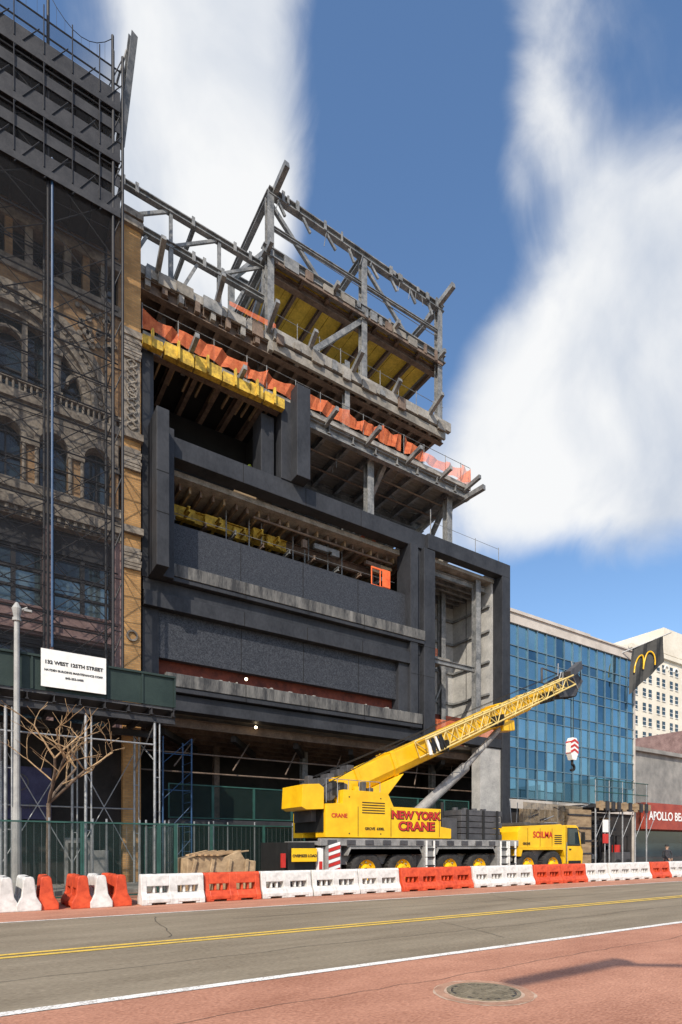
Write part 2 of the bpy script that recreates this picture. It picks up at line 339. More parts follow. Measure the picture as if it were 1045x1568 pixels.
# sidewalk shed
sh=root('sidewalk_shed')
G=P(sh,'parapet',green);SP=P(sh,'posts',pipe);SB=P(sh,'beams',steeld);SD=P(sh,'deck',dgray)
box(G,-9,6.45,21.45,21.5,6.85,7.95);box(G,6.42,6.47,21.5,25.0,6.85,7.95);box(SD,-9,6.4,21.5,25.2,6.75,6.84)
for k in range(14):box(G,-8.9+k*1.18,-8.84+k*1.18,21.4,21.45,6.85,8.0)
box(G,-9,6.5,21.38,21.52,7.93,8.0)
for k in range(20):ibeam(SB,(-8.8+k*.8,21.3,6.6),(-8.8+k*.8,25.2,6.6),.1,.24,.02)
for y in(21.5,24.6):ibeam(SB,(-9,y,6.35),(6.5,y,6.35),.14,.26,.02)
for x in(-6.6,-3.6,-1.1,1.0,3.4,5.75):
    for y in(21.5,24.6):
        tube(SP,(x,y,.15),(x,y,6.25),.05);tube(SP,(x+.18,y,.15),(x+.18,y,6.2),.03)
        for z in(2.2,4.2):tube(SP,(x,y,z),(x+.18,y,z),.02)
    tube(SP,(x,21.5,4.8),(x,24.6,6.2),.025);tube(SP,(x,21.5,6.2),(x,24.6,4.8),.025)
for a,b in((1.0,3.4),(3.4,5.75),(-1.1,1.0)):
    tube(SP,(a,24.6,1),(b,24.6,5.5),.02);tube(SP,(b,24.6,1),(a,24.6,5.5),.02);tube(SP,(a,21.5,5.4),(b,21.5,5.4),.03);tube(SP,(a,24.6,3.2),(b,24.6,3.2),.03)
sb=root('address_sign');box(P(sb,'board',whitep),2.0,4.02,21.28,21.31,6.95,8.2)
text(sb,'address','132 WEST 125TH STREET',(3.01,21.27,7.72),.165,blackp,bold=.005);text(sb,'company','HAYDEN BUILDING MAINTENANCE CORP.',(3.01,21.27,7.48),.095,blackp,bold=.002);text(sb,'phone','845-353-3400',(3.01,21.27,7.28),.1,blackp,bold=.002)
bn=root('storefront_poster');box(P(bn,'board',M('navy_banner',(.02,.02,.06),.6,c2=(.05,.05,.12),s=2)),.4,2.7,24.9,24.93,2.7,4.7)
text(bn,'lettering','Nanum',(1.6,24.87,3.1),.42,dgray);ring(P(bn,'emblem',dgray),1.6,4.1,.28,.33,24.87,24.9,20,0,6.28)
cl=root('site_equipment_cabinet');p=P(cl,'cabinets',grayp,.02);box(p,3.2,4.1,24.9,25.3,.15,2.0);box(p,4.2,4.8,24.9,25.3,.15,1.5);box(P(cl,'panel_lines',dark),3.3,4.0,24.88,24.9,.4,1.8)
# ---------------------------------------------------------------- museum under construction
mu=root('museum_building_under_construction')
A=P(mu,'granite_frame',granite,.02);S=P(mu,'speckled_panels',speckle);L=P(mu,'weathered_ledges',ledge,.015)
YF=25.5
box(A,6.5,7.02,24.0,YF,13.3,19.85);box(A,6.5,7.5,24.9,YF+.6,13.3,19.8)
box(A,7.02,22.3,YF-.15,YF+.6,18.9,19.8)
box(A,21.0,21.55,YF-.35,YF+.9,8.4,18.9);box(A,22.0,22.85,YF-.35,YF+.9,7.9,18.9);box(A,21.55,22.0,YF-.05,YF+.6,8.4,18.9)
box(A,22.3,29.3,YF-.35,YF+.25,18.95,19.8);box(A,28.55,29.3,YF-.35,YF+.4,0.2,18.95)
box(A,28.9,29.3,YF,33,12,19.8)
box(S,7.5,21.0,YF+.15,YF+.4,14.05,16.1);box(A,7.5,21.0,YF+.2,YF+.35,16.1,16.18)
box(L,7.0,22.0,YF-.45,YF+.5,13.5,14.05);box(A,7.0,22.0,YF-.4,YF+.5,13.3,13.49);box(A,6.3,21.9,YF-.1,YF+.5,12.75,13.28)
box(A,6.3,21.3,YF-.3,YF+.5,12.05,12.7);box(A,6.3,7.0,YF,YF+.5,9.2,12.1)
box(S,7.0,20.3,YF+.1,YF+.4,10.0,12.05);box(A,20.3,21.0,YF-.15,YF+.5,9.25,12.1)
rw=P(mu,'red_membrane',redwall);box(rw,6.6,20.5,YF+.5,YF+.6,8.6,10.2);box(rw,22.9,28.5,28.3,28.4,8.4,10.4)
box(L,7.2,21.8,YF-.45,YF+.5,8.68,9.25);box(A,7.2,21.8,YF-.4,YF+.5,8.45,8.67);box(A,7.2,22.4,YF-.15,YF+.5,7.7,8.4);box(A,22.4,28.6,YF-.3,YF+.3,7.95,8.5)
box(A,6.3,7.2,YF-.1,YF+.5,7.7,9.2)
jt=P(mu,'panel_joints',black)
for x in(10.9,14.3,17.7):
    for z0,z1,y in((14.05,16.1,YF+.145),(18.9,19.8,YF-.155),(13.3,14.05,YF-.455),(12.05,12.7,YF-.305),(10,12.05,YF+.095),(8.45,9.25,YF-.455)):box(jt,x,x+.025,y-.003,y,z0,z1)
for z in(15.5,17.2):
    box(jt,6.5,7.02,23.99,24.0,z,z+.02);box(jt,21.0,22.85,YF-.356,YF-.35,z-4,z-3.98)
cp_=P(mu,'debris_on_ledges',conc)
for k in range(26):
    x=7.6+random.random()*13;s_=random.uniform(.03,.22);box(cp_,x,x+s_,YF-.2,YF+.02,9.25,9.25+random.uniform(.03,.14))
# upper piers
box(A,6.25,6.75,YF-.1,YF+.6,13.3,23.1);box(A,12.0,12.7,YF+.2,YF+1.2,19.8,22.9);box(A,13.45,14.2,YF-.8,YF+.7,19.82,24.3);box(A,12.9,13.5,YF-.2,YF+.9,19.8,23.7)
I=P(mu,'interior_walls',dark);IB=P(mu,'shade_black_walls',black);C=P(mu,'slabs',conc);DK=P(mu,'metal_decking',deckm);R=P(mu,'rusted_beams',rust);ST=P(mu,'steel_frame',steel);Y=P(mu,'yellow_formwork',yform);PW=P(mu,'plywood_forms',plyw);YC=P(mu,'yellow_soffit',yceil)
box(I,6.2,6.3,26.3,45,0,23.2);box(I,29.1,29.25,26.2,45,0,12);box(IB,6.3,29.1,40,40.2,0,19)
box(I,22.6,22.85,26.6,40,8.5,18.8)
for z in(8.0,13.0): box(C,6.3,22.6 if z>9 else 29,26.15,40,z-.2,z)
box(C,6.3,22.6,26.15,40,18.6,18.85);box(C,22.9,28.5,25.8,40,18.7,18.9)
box(IB,6.3,12.6,28.5,28.7,19,23.2);box(IB,12.4,12.6,26.8,30,19.8,23)  # near-black walls close behind the opening, its deep shade put into the colour
for k in range(27):
    x=7+k*.58+random.uniform(-.08,.08);box(R if k%3 else PW,x,x+.1,26.6,32,18.3,18.6)
for y in(27.9,30,31.5):ibeam(Y if y<29 else R,(7.6,y,17.95),(14.5,y,17.95),.25,.6,.04);ibeam(R,(14.5,y,18.0),(20.9,y,18.0),.2,.5,.04)
x=7.6
while x<14.2:
    w_=random.uniform(.4,1.3);dz=random.uniform(-.15,.1);box(Y,x,x+w_,27.35+random.uniform(0,.3),27.75,17.55+dz,18.1+dz);ibeam(Y,(x+w_/2,26.9,17.7+dz),(x+w_/2,30,17.7+dz),.14,.25);x+=w_+random.uniform(.08,.5)
for k in range(9):ibeam(R if k%2 else ST,(8+k*1.5,26.5,16.9+.1*(k%3)),(8.3+k*1.5,31.8,17.1),.1,.2)
box(I,7.5,21,32,32.2,13,18.6)
for k in range(9):x=8+random.random()*12.5;tube(ST,(x,27.3,16),(x,27.3,18.5),.04,6)
for k in range(8):
    x=14.5+random.random()*6;box(random.choice([PW,R,ST]),x,x+random.uniform(.2,1.2),26.7,26.9,17.4+random.uniform(0,.5),18.0)
tube(R,(12,26.6,18.2),(20.8,26.6,18.2),.06);tube(ST,(7.6,26.5,16.5),(20.9,26.5,16.5),.014,5);tube(ST,(7.6,26.5,17.1),(20.9,26.5,17.1),.014,5)
# right bay
CL=P(mu,'light_wall_panels',concl)
box(CL,28.35,28.52,25.9,31,8.5,18.7);box(CL,22.9,28.35,29.4,29.55,10.4,18.7);box(CL,26.7,28.54,25.3,26,0.2,7.9)
for z in(9.8,11.5,13.6,15.6,17.2):box(ST,22.9,28.4,29.25,29.4,z,z+.15);box(ST,28.2,28.35,26,29.3,z,z+.12)
for y in(26.9,28.1):
    box(jt,28.33,28.35,y,y+.03,8.5,18.7)
for x in(24.1,25.5,26.9):box(jt,x,x+.03,29.38,29.4,10.4,18.7)
for x in(24.4,26.2):ibeam(ST,(x,28.2,8.5),(x,28.2,18.7),.35,.35,.04,up=(0,1,0))
ibeam(ST,(27.3,26.2,8.5),(27.3,26.2,18.7),.4,.4,.05,up=(0,1,0))
for k in range(6):ibeam(ST,(22.9,26.4+k*.6,18.4),(28.4,26.4+k*.6,18.4),.2,.35)
beam(ST,(24.4,28.1,9),(26.2,28.1,12.5),.1,.1);beam(ST,(26.2,28.1,13),(24.4,28.1,16.5),.1,.1)
box(DK,23,25.2,26.4,29,13.2,13.35);ibeam(ST,(22.9,26.4,13.05),(27.3,26.4,13.05),.2,.3)
mf=P(mu,'orange_barrier_screens',neto)
quad(mf,(22.95,25.7,8.5),(28.4,25.7,8.5),(28.4,25.7,9.4),(22.95,25.7,9.3));quad(mf,(22.95,27.4,13.35),(25.1,27.4,13.35),(25.1,27.4,14.3),(22.95,27.4,14.2))
for x in(11.5,16.5,21.5,26.5):ibeam(ST,(x,29.5,0.1),(x,29.5,7.8),.35,.35,.04,up=(0,1,0)) if x>12 else ibeam(R,(x,30.5,0.1),(x,30.5,7.8),.3,.3,.04,up=(0,1,0))
for k in range(10):ibeam(R,(6.4,26.5+k*1.3,7.4),(29,26.5+k*1.3,7.4),.2,.4)
for k in range(6):beam(I,(7.5+k*3.5,26.8,7.0),(10.5+k*3.5,31,7.0),.25,.3)
for k in range(7):tube(R,(8+k*2.9,26.6,5.4),(9.5+k*2.9,28,7.1),.035)
for z in(5.2,6.1):tube(R,(6.6,27,z),(28,27,z+.1),.04)
box(I,6.3,28.5,33,33.2,0,7.8);box(redwall and P(mu,'red_back_wall',redwall),15.5,19,32.5,32.9,0.2,3.0)
lmp=P(mu,'work_lamps',bulb)
for x,y,z in((10.9,25.0,9.5),(11.9,26.1,7.55),(21.6,26.0,3.9)):lathe(lmp,x,z,[(.001,y-.07),(.06,y-.04),(.07,y),(.001,y+.05)],10)
def slab(x0,x1,y0,y1,z,under,pitch,bm,edge=C,t=.25,bh=.4):
    box(edge,x0,x1,y0,y1,z-t,z);
    box(under,x0+.05,x1-.05,y0+.1,y1,z-t-.03,z-t-.005)
    x=x0+.3
    while x<x1:
        ibeam(bm,(x,y0+.05,z-t-.03-bh/2),(x,y1,z-t-.03-bh/2),.2,bh,.03);x+=pitch
    for y in(y0+.25,y0+4.5,y0+9):ibeam(bm,(x0,y,z-t-.05-bh*.62),(x1,y,z-t-.05-bh*.62),.3,bh*1.2,.04)
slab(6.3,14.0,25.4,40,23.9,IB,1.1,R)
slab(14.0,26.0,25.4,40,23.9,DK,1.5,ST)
x=6.2
while x<12.9:
    w_=random.uniform(.5,1.4);box(Y,x,x+w_,25.0,25.3,23.0+random.uniform(-.05,.05),23.5+random.uniform(-.1,.12));box(Y,x+w_*.4,x+w_*.4+.09,24.85,25.0,22.95,23.7)
    for q in range(2):box(PW,x+q*w_*.5,x+q*w_*.5+.08,25.3,27,23.25,23.4)
    x+=w_+random.uniform(.02,.12)
for x in(18.9,24.9):
    ibeam(ST,(x,26.3,19.8),(x,26.3,23.5),.42,.42,.05,up=(0,1,0));ibeam(ST,(x,33,18.9),(x,33,23.5),.4,.4,.05,up=(0,1,0))
beam(ST,(19.6,30,19.5),(19.8,26,23.4),.25,.3)
beam(ST,(25.9,31,20.1),(24.9,26.3,23.2),.25,.3);beam(ST,(22.5,33,19.6),(25.5,28,23.2),.25,.25);beam(ST,(15.5,31,20),(17.8,31,23.3),.25,.25)
for k in range(8):tube(R,(14.6+k*1.4,27.2,19.0),(14.6+k*1.4,27.2,20.6),.03,6)
tube(R,(14.2,27.2,20.6),(25.5,27.2,20.6),.025,6)
for k in range(14):box(random.choice([PW,ST,C]),14.6+k*.8,15.0+k*.8,26.6,27.4,19.6,19.8+random.uniform(.05,.45))
# conduits and hangers below the steel deck
for k in range(10):
    x=14.8+random.random()*10.5;tube(ST,(x,25.9+random.random()*3,23.2),(x,26+random.random()*3,22.4+random.random()*.4),.02,5)
for y in(26.7,27.9):tube(R,(14.2,y,22.95),(25.7,y,22.95),.05,6)
# slab 26.8
slab(6.2,23.9,25.5,40,26.8,R,.85,R,t=.35,bh=.45)
for k in range(24):box(R if k%2 else C,6.4+k*.74,6.62+k*.74,25.42,25.75,25.95,26.4)
for x in(7.5,12.5,17.5,23.2):ibeam(ST,(x,27,23.9),(x,27,26.2),.35,.35,.04,up=(0,1,0))
ibeam(ST,(16.9,25.6,23.6),(16.9,25.6,27.5),.3,.3,.03,up=(0,1,0))
box(C,12.5,24.2,25.25,25.5,26.45,26.95);box(DK,12.5,23.8,25.3,25.45,25.9,26.3)
x=12.6
while x<24:
    w_=random.uniform(.2,.9);box(random.choice([C,C,R,DK,ST,ST]),x,x+w_,25.14,25.24,26.3+random.uniform(-.2,.1),26.65+random.uniform(0,.25));x+=w_+random.uniform(.2,1.0)
x=6.4
while x<12.4:
    w_=random.uniform(.2,.9);box(random.choice([C,R,DK,ST]),x,x+w_,25.36,25.46,26.3+random.uniform(-.2,.1),26.7+random.uniform(0,.2));x+=w_+random.uniform(.2,.9)
def post(x,y,z0,z1,w=.35):ibeam(ST,(x,y,z0),(x,y,z1),w,w,.04,up=(0,1,0))
tx0,tx1=12.3,23.6
x=tx0+.3
while x<tx1-.3:
    w_=random.uniform(.7,1.3);x2=min(x+w_,tx1-.2);box(YC,x,x2-.03,25.9,36,30.55+random.uniform(-.02,.02),30.6);x=x2
box(C,tx0+.2,tx1,25.6,36,30.62,30.8)
x=tx0+.4
while x<tx1:
    ibeam(R,(x,25.6,30.4),(x,36,30.4),.16,.26,.03);x+=1.55
for y in(26.0,31.2):ibeam(R,(tx0,y,30.25),(tx1,y,30.25),.3,.4,.05)
ibeam(ST,(tx0-.3,25.55,30.75),(tx1+.3,25.55,30.75),.35,.45,.05);ibeam(ST,(tx0,25.55,33.75),(tx1+.2,25.55,33.75),.3,.36,.05);ibeam(ST,(tx0,25.55,32.1),(tx1,25.55,32.3),.14,.16,.03)
ibeam(ST,(tx0,30.5,33.75),(tx1,30.5,33.75),.28,.36,.05)
for x in(tx0+.1,18.0,tx1-.1):
    post(x,25.6,26.8,33.6,.34);post(x,30.5,26.8,33.6,.3);ibeam(ST,(x,25.6,33.75),(x,30.5,33.75),.26,.34,.04);ibeam(ST,(x,25.6,31.0),(x,30.5,31.0),.26,.34,.04)
beam(ST,(14.7,25.6,27.0),(18.0,25.6,30.3),.22,.25);beam(ST,(tx0,25.6,33.4),(15.2,25.6,31.0),.16,.18);beam(ST,(18,25.6,33.4),(21,25.6,31.0),.14,.16)
beam(ST,(tx0+.1,25.6,31.0),(tx0+.1,30.5,33.6),.2,.22);beam(ST,(tx0+.1,30.5,27.0),(tx0+.1,25.7,30.3),.22,.25);beam(ST,(tx0+.1,28,27.0),(tx0+.1,25.7,29),.18,.2)
for k in range(24):
    x=tx0+random.uniform(0,11.2);z=random.choice([33.75,33.75,30.75]);h_=random.uniform(.1,.28)
    box(ST,x,x+random.uniform(.04,.2),25.32,25.38,z-h_,z+h_)
for k in range(8):
    x=tx0+.5+k*1.4;beam(ST,(x,25.5,33.55),(x+random.uniform(.2,.6),25.45,32.95),.1,.12)
for k in range(10):
    x=tx0+random.uniform(.2,11);tube(ST,(x,25.4,33.6),(x+random.uniform(-.3,.3),25.35,33.6-random.uniform(.4,1.0)),.02,5)
x=tx0
while x<tx1:
    w_=random.uniform(.1,.9);box(random.choice([ST,ST,DK,R]),x,x+w_,25.26,25.36,30.35+random.uniform(-.12,.05),30.62+random.uniform(0,.2));x+=w_+random.uniform(.1,.8)
box(R,tx0+.3,tx1,25.3,25.36,30.2,30.32)
# left truss over lower block
ibeam(ST,(4.9,26.1,30.5),(12.3,26.1,30.5),.24,.26,.04);ibeam(ST,(4.9,26.1,28.9),(12.3,26.1,28.9),.24,.26,.04)
xx=[5.4,7.7,10.0,12.3]
for i in range(3):
    beam(ST,(xx[i],26.1,28.9),(xx[i+1],26.1,30.5),.1,.12);post(xx[i+1],26.1,28.9,30.5,.14)
    beam(ST,(xx[i]+.3,26.1,26.8),(xx[i]+1.3,26.1,28.9),.1,.12)
    for q in range(3):x=xx[i]+random.random()*2;z=random.choice([28.9,30.5]);box(ST,x,x+.14,25.92,25.98,z-.22,z+.2)
for x in(5.6,8.8):ibeam(ST,(x,26.1,30.5),(x,30,30.5),.16,.2)
post(7.7,26.1,26.8,28.9,.18);post(10,26.1,26.8,28.9,.18)
CLT=P(mu,'stacked_materials',conc)
for k in range(7):
    x=6.6+k*.8;box(random.choice([CLT,DK,ST]),x,x+.6,25.9,26.6,26.8,27.1+random.uniform(0,.35))
# outrigger needles
for x in(7.0,9.7,12.3,14.6,17.2,20,22.6):beam(ST,(x,26.3,26.6),(x-.1,24.3+random.uniform(-.2,.4),27.3),.2,.24)
for x in(8.3,10.7,15.6,18.2,21,23.6,25.6):beam(ST,(x,26.3,23.55),(x,24.4+random.uniform(-.2,.4),23.75),.18,.22)
for x in(12.6,23.4):beam(ST,(x,26.5,33.7),(x+.1,24.3,34.1),.25,.3)
for x in(12.2,16,20,23.4):beam(ST,(x,26.3,30.6),(x,24.9,30.72),.18,.22)
beam(ST,(25.4,28,23.1),(25.9,24.2,23.2),.25,.28);tube(ST,(22.8,25.5,19.8),(22.8,25.5,21.5),.03)
for x in(24,26.5,28.6):tube(ST,(x,25.5,19.8),(x,25.5,20.9),.02,6)
tube(ST,(22.8,25.5,20.8),(28.6,25.5,20.8),.012,5)
nt=P(mu,'orange_netting',neto);np_=P(mu,'net_posts',steel)
x=6.25
while x<25.8:
    x2=min(x+random.uniform(.8,1.9),25.9);n_=5
    tl=random.uniform(.55,.95);tr_=random.uniform(.55,.95)
    for i in range(n_):
        a=x+(x2-x)*i/n_;b=x+(x2-x)*(i+1)/n_;wv=lambda q:.07*math.sin(q*5.3)+.05*math.sin(q*11)
        sa=tl+(tr_-tl)*i/n_-.1*math.sin(math.pi*i/n_);sb_=tl+(tr_-tl)*(i+1)/n_-.1*math.sin(math.pi*(i+1)/n_)
        quad(nt,(a,25.3+wv(a),23.92),(b,25.3+wv(b),23.92),(b,25.3-wv(b),23.92+sb_),(a,25.3-wv(a),23.92+sa))
    tube(np_,(x,25.35,23.9),(x,25.35,25.0),.02,6);x=x2+(.25 if random.random()<.25 else 0)
quad(nt,(25.9,25.3,23.92),(25.9,31,23.92),(25.9,31,24.9),(25.9,25.3,24.9))
x=12.6
while x<23.5:
    tube(np_,(x,25.5,26.9),(x,25.5,28.0),.022,6);x+=1.3
tube(np_,(12.4,25.5,27.9),(23.8,25.5,27.9),.015,5);tube(np_,(12.3,25.5,31.9),(23.6,25.5,31.9),.02,5);tube(np_,(6.3,25.35,24.95),(25.9,25.35,24.95),.015,5)
quad(nt,(10.2,25.3,26.9),(12.6,25.3,26.9),(12.6,25.3,27.2),(10.2,25.3,27.1))
tp=P(mu,'orange_tarp',tarpo);prismX(tp,[(26,19.8),(27.6,19.8),(26.8,20.7)],18.9,20.3)
# hoist lift
hl=root('orange_scissor_lift');a_=P(hl,'basket',tarpo,.02);box(a_,18.8,20.1,25.9,26.6,16.2,16.32);
for x in(18.8,19.4,20.05):box(a_,x,x+.06,25.9,25.96,16.2,17.3)
box(a_,18.8,20.1,25.9,25.96,17.2,17.3);box(a_,19.55,20.1,25.86,25.9,16.3,17.3);b_=P(hl,'scissor_arms',steeld)
for s_ in(0,1):beam(b_,(19.1+s_*.9,26.2,13.1),(20-s_*.9,26.2,14.7),.08,.1);beam(b_,(19.1+s_*.9,26.2,16.2),(20-s_*.9,26.2,14.7),.08,.1)
# ground level site hoarding
sf=root('construction_scaffold_platform');fr=P(sf,'green_frames',greenf);nn=P(sf,'mesh',netg);bl=P(sf,'blue_frames',bluep);pl=P(sf,'platform',steeld);pp=P(sf,'pipe_posts',pipe)
for k in range(9):
    x=7.2+k*2.0;
    for xx_ in(x,x+1.94):box(fr,xx_,xx_+.05,24.75,24.8,2.9,4.4)
    for z in(2.9,4.35):box(fr,x,x+2,24.75,24.8,z,z+.05)
    quad(nn,(x,24.78,2.9),(x+2,24.78,2.9),(x+2,24.78,4.4),(x,24.78,4.4));tube(pp,(x,24.7,.1),(x,24.7,2.8),.035)
box(pl,7.2,25,24.7,26.5,2.65,2.85);box(P(sf,'dark_back',black),7,25,26.5,26.6,0.1,2.6)
for x in(6.7,7.9):
    for y in(23.8,25):tube(bl,(x,y,.15),(x,y,6.2),.035)
    for k in range(14):tube(bl,(x,23.8,.6+k*.42),(x,25,.6+k*.42),.015,6)
for k in range(4):tube(bl,(6.7,23.8,.6+k*1.5),(7.9,23.8,2+k*1.4),.015,6);tube(bl,(6.7,23.8,1+k*1.5),(7.9,23.8,1+k*1.5),.02,6)
def fence(name,x0,x1,y,z0,h,pitch=2.3,dirx=True,m1=greenf):
    r=root(name);f=P(r,'frame',m1);n=P(r,'mesh_panel',netg);k=x0
    def bb(a,b,w0,w1,z0_,z1_):
        (box(f,a,b,w0,w1,z0_,z1_) if dirx else box(f,w0,w1,a,b,z0_,z1_))
    while k<x1-.2:
        e=min(k+pitch,x1)
        for q in(k,e-.06):bb(q,q+.05,y,y+.05,z0,z0+h)
        for z in(z0+.1,z0+h-.05):bb(k,e,y,y+.045,z,z+.045)
        if dirx:quad(n,(k,y+.02,z0+.1),(e,y+.02,z0+.1),(e,y+.02,z0+h),(k,y+.02,z0+h))
        else:quad(n,(y+.02,k,z0+.1),(y+.02,e,z0+.1),(y+.02,e,z0+h),(y+.02,k,z0+h))
        k=e
    w=P(r,'wires',pipe);q=x0
    while q<x1:
        r_=.03 if random.random()<.1 else .004
        if dirx:tube(w,(q,y+.06,z0+.1),(q,y+.06,z0+h+.1*(r_>.02)),r_,5)
        else:tube(w,(y+.06,q,z0+.1),(y+.06,q,z0+h),r_,5)
        q+=.2
fence('mesh_fence',-4,5.75,18.9,0,2.4);fence('mesh_fence',18.9,23,5.75,0,2.4,dirx=False);fence('mesh_fence',5.9,12.5,22.2,.15,2.4)
# timber pile
tpile=root('covered_timber_pile');kr=M('kraft_sheet',(.22,.15,.085),.8,c2=(.48,.35,.21),s=2.5,bs=6,bump=.9);p=P(tpile,'sheeting',kr,.05)
prism(p,[(5.9,.1),(8.3,.1),(8.35,1.15),(7.95,1.2),(7.75,1.5),(7.2,1.3),(6.6,1.38),(5.95,1.25)],18.3,19.6)
for k in range(4):beam(p,(5.95+k*.66,18.27,.1),(6.2+k*.6,18.24,1.22),.12,.04,up=(0,1,0))
p=P(tpile,'boards',wood)
box(p,5.8,8.4,18.2,19.6,.05,.1)
for k in range(6):beam(p,(5.9+k*.2,18.2,1.36),(6.8+k*.3,18.9,1.5),.12,.04)
# ---------------------------------------------------------------- crane
cr=root('mobile_crane');Yc=P(cr,'yellow_bodywork',ygloss,.03);Gc=P(cr,'carrier_chassis',grayp,.02);Dg=P(cr,'dark_machinery',dgray,.02);Tw=P(cr,'tyres',tire,smooth=True);Hb=P(cr,'wheel_hubs',ygloss,.01);Bk=P(cr,'black_parts',blackp,.01);GL=P(cr,'cab_glass',glassd);Pp=P(cr,'handrails',pipe);RD=P(cr,'red_parts',redm);WT=P(cr,'white_parts',whitep)
box(Gc,10.6,25.2,18.5,20.6,.95,1.5)
for x in(12.93,14.71,17.29,19.06,22.35,24.2):
    for y,sg in((18.05,1),(20.95,-1)):
        y1=y+sg*.5
        lathe(Tw,x,.74,[(.40,y+sg*.06),(.62,y+sg*.01),(.70,y+sg*.05),(.745,y+sg*.12),(.745,y1-sg*.1),(.68,y1),(.3,y1)],36)
        for i in range(36):
            t=2*math.pi*i/36;c_,s_=math.cos(t),math.sin(t);beam(Bk,(x+.745*c_,y+sg*.1,.74+.745*s_),(x+.745*c_,y+sg*.4,.74+.745*s_),.05,.02,up=(c_,0,s_))
        lathe(Hb,x,.74,[(.40,y+sg*.05),(.36,y+sg*.16),(.24,y+sg*.2),(.2,y+sg*.06),(.13,y+sg*.03),(0.001,y+sg*.03)],28)
        for i in range(8):
            t=2*math.pi*i/8;tube(Gc,(x+.3*math.cos(t),y+sg*.1,.74+.3*math.sin(t)),(x+.3*math.cos(t),y+sg*.2,.74+.3*math.sin(t)),.03,6)
for a,b in((12.0,15.65),(16.45,20.0)):
    prism(Gc,[(a,1.35),(a+.1,1.62),(b-.1,1.62),(b,1.35),(b,1.3),(b-.14,1.55),(a+.14,1.55),(a,1.3)],18.02,18.7);box(Gc,a,b,18.1,20.9,1.63,1.7)
box(Gc,10.8,21.6,18.05,18.25,1.68,1.95);box(Gc,10.8,21.6,18.25,20.9,1.7,1.85)
for k in range(12):box(Dg,11.1+k*.85,11.5+k*.85,18.02,18.05,1.72,1.9)
for x in(11.05,15.75,20.1):
    box(Gc,x,x+.6,17.98,21.0,.55,1.66);
for k in range(4):
    prism(RD,[(11.1,.6+k*.28),(11.6,.74+k*.28),(11.6,.86+k*.28),(11.1,.72+k*.28)],17.955,17.97);prism(WT,[(11.1,.74+k*.28),(11.6,.88+k*.28),(11.6,.99+k*.28),(11.1,.85+k*.28)],17.955,17.97)
for x in(16.0,20.45,21.0):
    for k in range(4):box(Bk,x-.2,x+.25,17.9,17.98,.5+k*.35,.54+k*.35)
    for q in(x-.2,x+.22):box(WT,q,q+.035,17.9,17.97,.4,1.9)
# rear
box(Bk,9.6,10.7,18.3,20.6,.6,1.8);box(Yc,9.62,10.66,18.05,18.08,1.1,1.58);text(cr,'oversize_sign','OVERSIZE LOAD',(10.14,18.04,1.27),.135,blackp,bold=.005)
box(RD,9.3,9.45,18.2,18.3,.9,1.4);box(WT,10.75,10.98,18.15,18.3,.7,1.6);box(RD,10.8,10.93,18.13,18.15,.8,1.1)
# carrier cab
prism(Yc,[(21.6,1.6),(25.0,1.6),(25.0,2.7),(24.8,2.78),(21.8,2.62),(21.6,2.35)],18.1,20.9)
prism(Yc,[(25.03,.7),(26.55,.7),(26.62,1.4),(26.5,1.75),(26.2,2.66),(26.0,2.76),(25.03,2.74)],18.1,20.9)
prism(Yc,[(21.6,1.2),(21.75,1.2),(21.85,1.5),(24.9,1.5),(25.0,1.2),(25.02,1.2),(25.02,1.59),(21.6,1.59)],18.02,18.7)
for x in(22.3,23.2,24.1):box(Bk,x,x+.012,18.085,18.1,1.65,2.55)
for k in range(5):box(Bk,24.3,24.85,18.08,18.1,1.8+k*.1,1.84+k*.1)
for x in(22.6,23.8,24.6):box(Dg,x,x+.4,18.5,20.4,2.7,2.85)
prism(Bk,[(25.3,1.7),(26.38,1.7),(26.14,2.62),(25.3,2.62)],18.088,18.105);prism(GL,[(25.36,1.76),(26.3,1.76),(26.1,2.56),(25.36,2.56)],18.075,18.09)
hexa(GL,[(26.5,18.3,1.85),(26.53,18.3,1.85),(26.53,20.7,1.85),(26.5,20.7,1.85),(26.27,18.3,2.58),(26.3,18.3,2.58),(26.3,20.7,2.58),(26.27,20.7,2.58)])
box(Bk,25.2,25.22,18.08,18.1,.75,2.7);box(Bk,25.45,25.6,18.06,18.1,1.5,1.56);box(Bk,26.3,26.36,17.8,18.0,1.8,2.4);tube(Bk,(26.2,18.1,2.5),(26.33,17.9,2.3),.02);box(Gc,26.5,26.75,18.1,20.9,.45,.8);box(WT,26.62,26.68,18.3,18.6,.95,1.15);box(Bk,25.4,26.4,18.07,18.1,.72,.95);tube(Pp,(25.15,18.0,.9),(25.15,18.0,1.9),.015,6)
text(cr,'carrier_lettering','SOILMA',(23.4,18.08,2.1),.42,redm,bold=.008);text(cr,'carrier_maker','GROVE',(22.2,18.08,1.75),.16,blackp,bold=.004)
# superstructure
prism(Yc,[(11.15,2.0),(17.5,2.0),(17.5,2.42),(16.9,2.5),(16.9,3.25),(14.35,3.25),(14.05,3.8),(11.95,3.82),(11.9,3.3),(11.15,3.25)],18.25,19.0)
prism(Yc,[(11.15,2.0),(16.9,2.0),(16.9,3.0),(11.15,3.0)],20.0,20.8)
for x in(12.6,14.2,16.8):box(Bk,x,x+.014,18.235,18.25,2.05,3.2)
for x in(12.2,13.7):
    for z in(2.15,3.55):lathe(Bk,x,z,[(.001,18.235),(.03,18.235),(.03,18.25)],8)
for k in range(5):box(Bk,12.8,13.9,18.235,18.25,2.95+k*.1,2.985+k*.1)
prism(Yc,[(10.15,3.1),(10.35,3.0),(11.1,3.05),(11.1,3.85),(10.9,3.98),(10.2,3.92)],18.3,19.9);box(Dg,10.9,12,18.9,20.3,2.6,3.7)
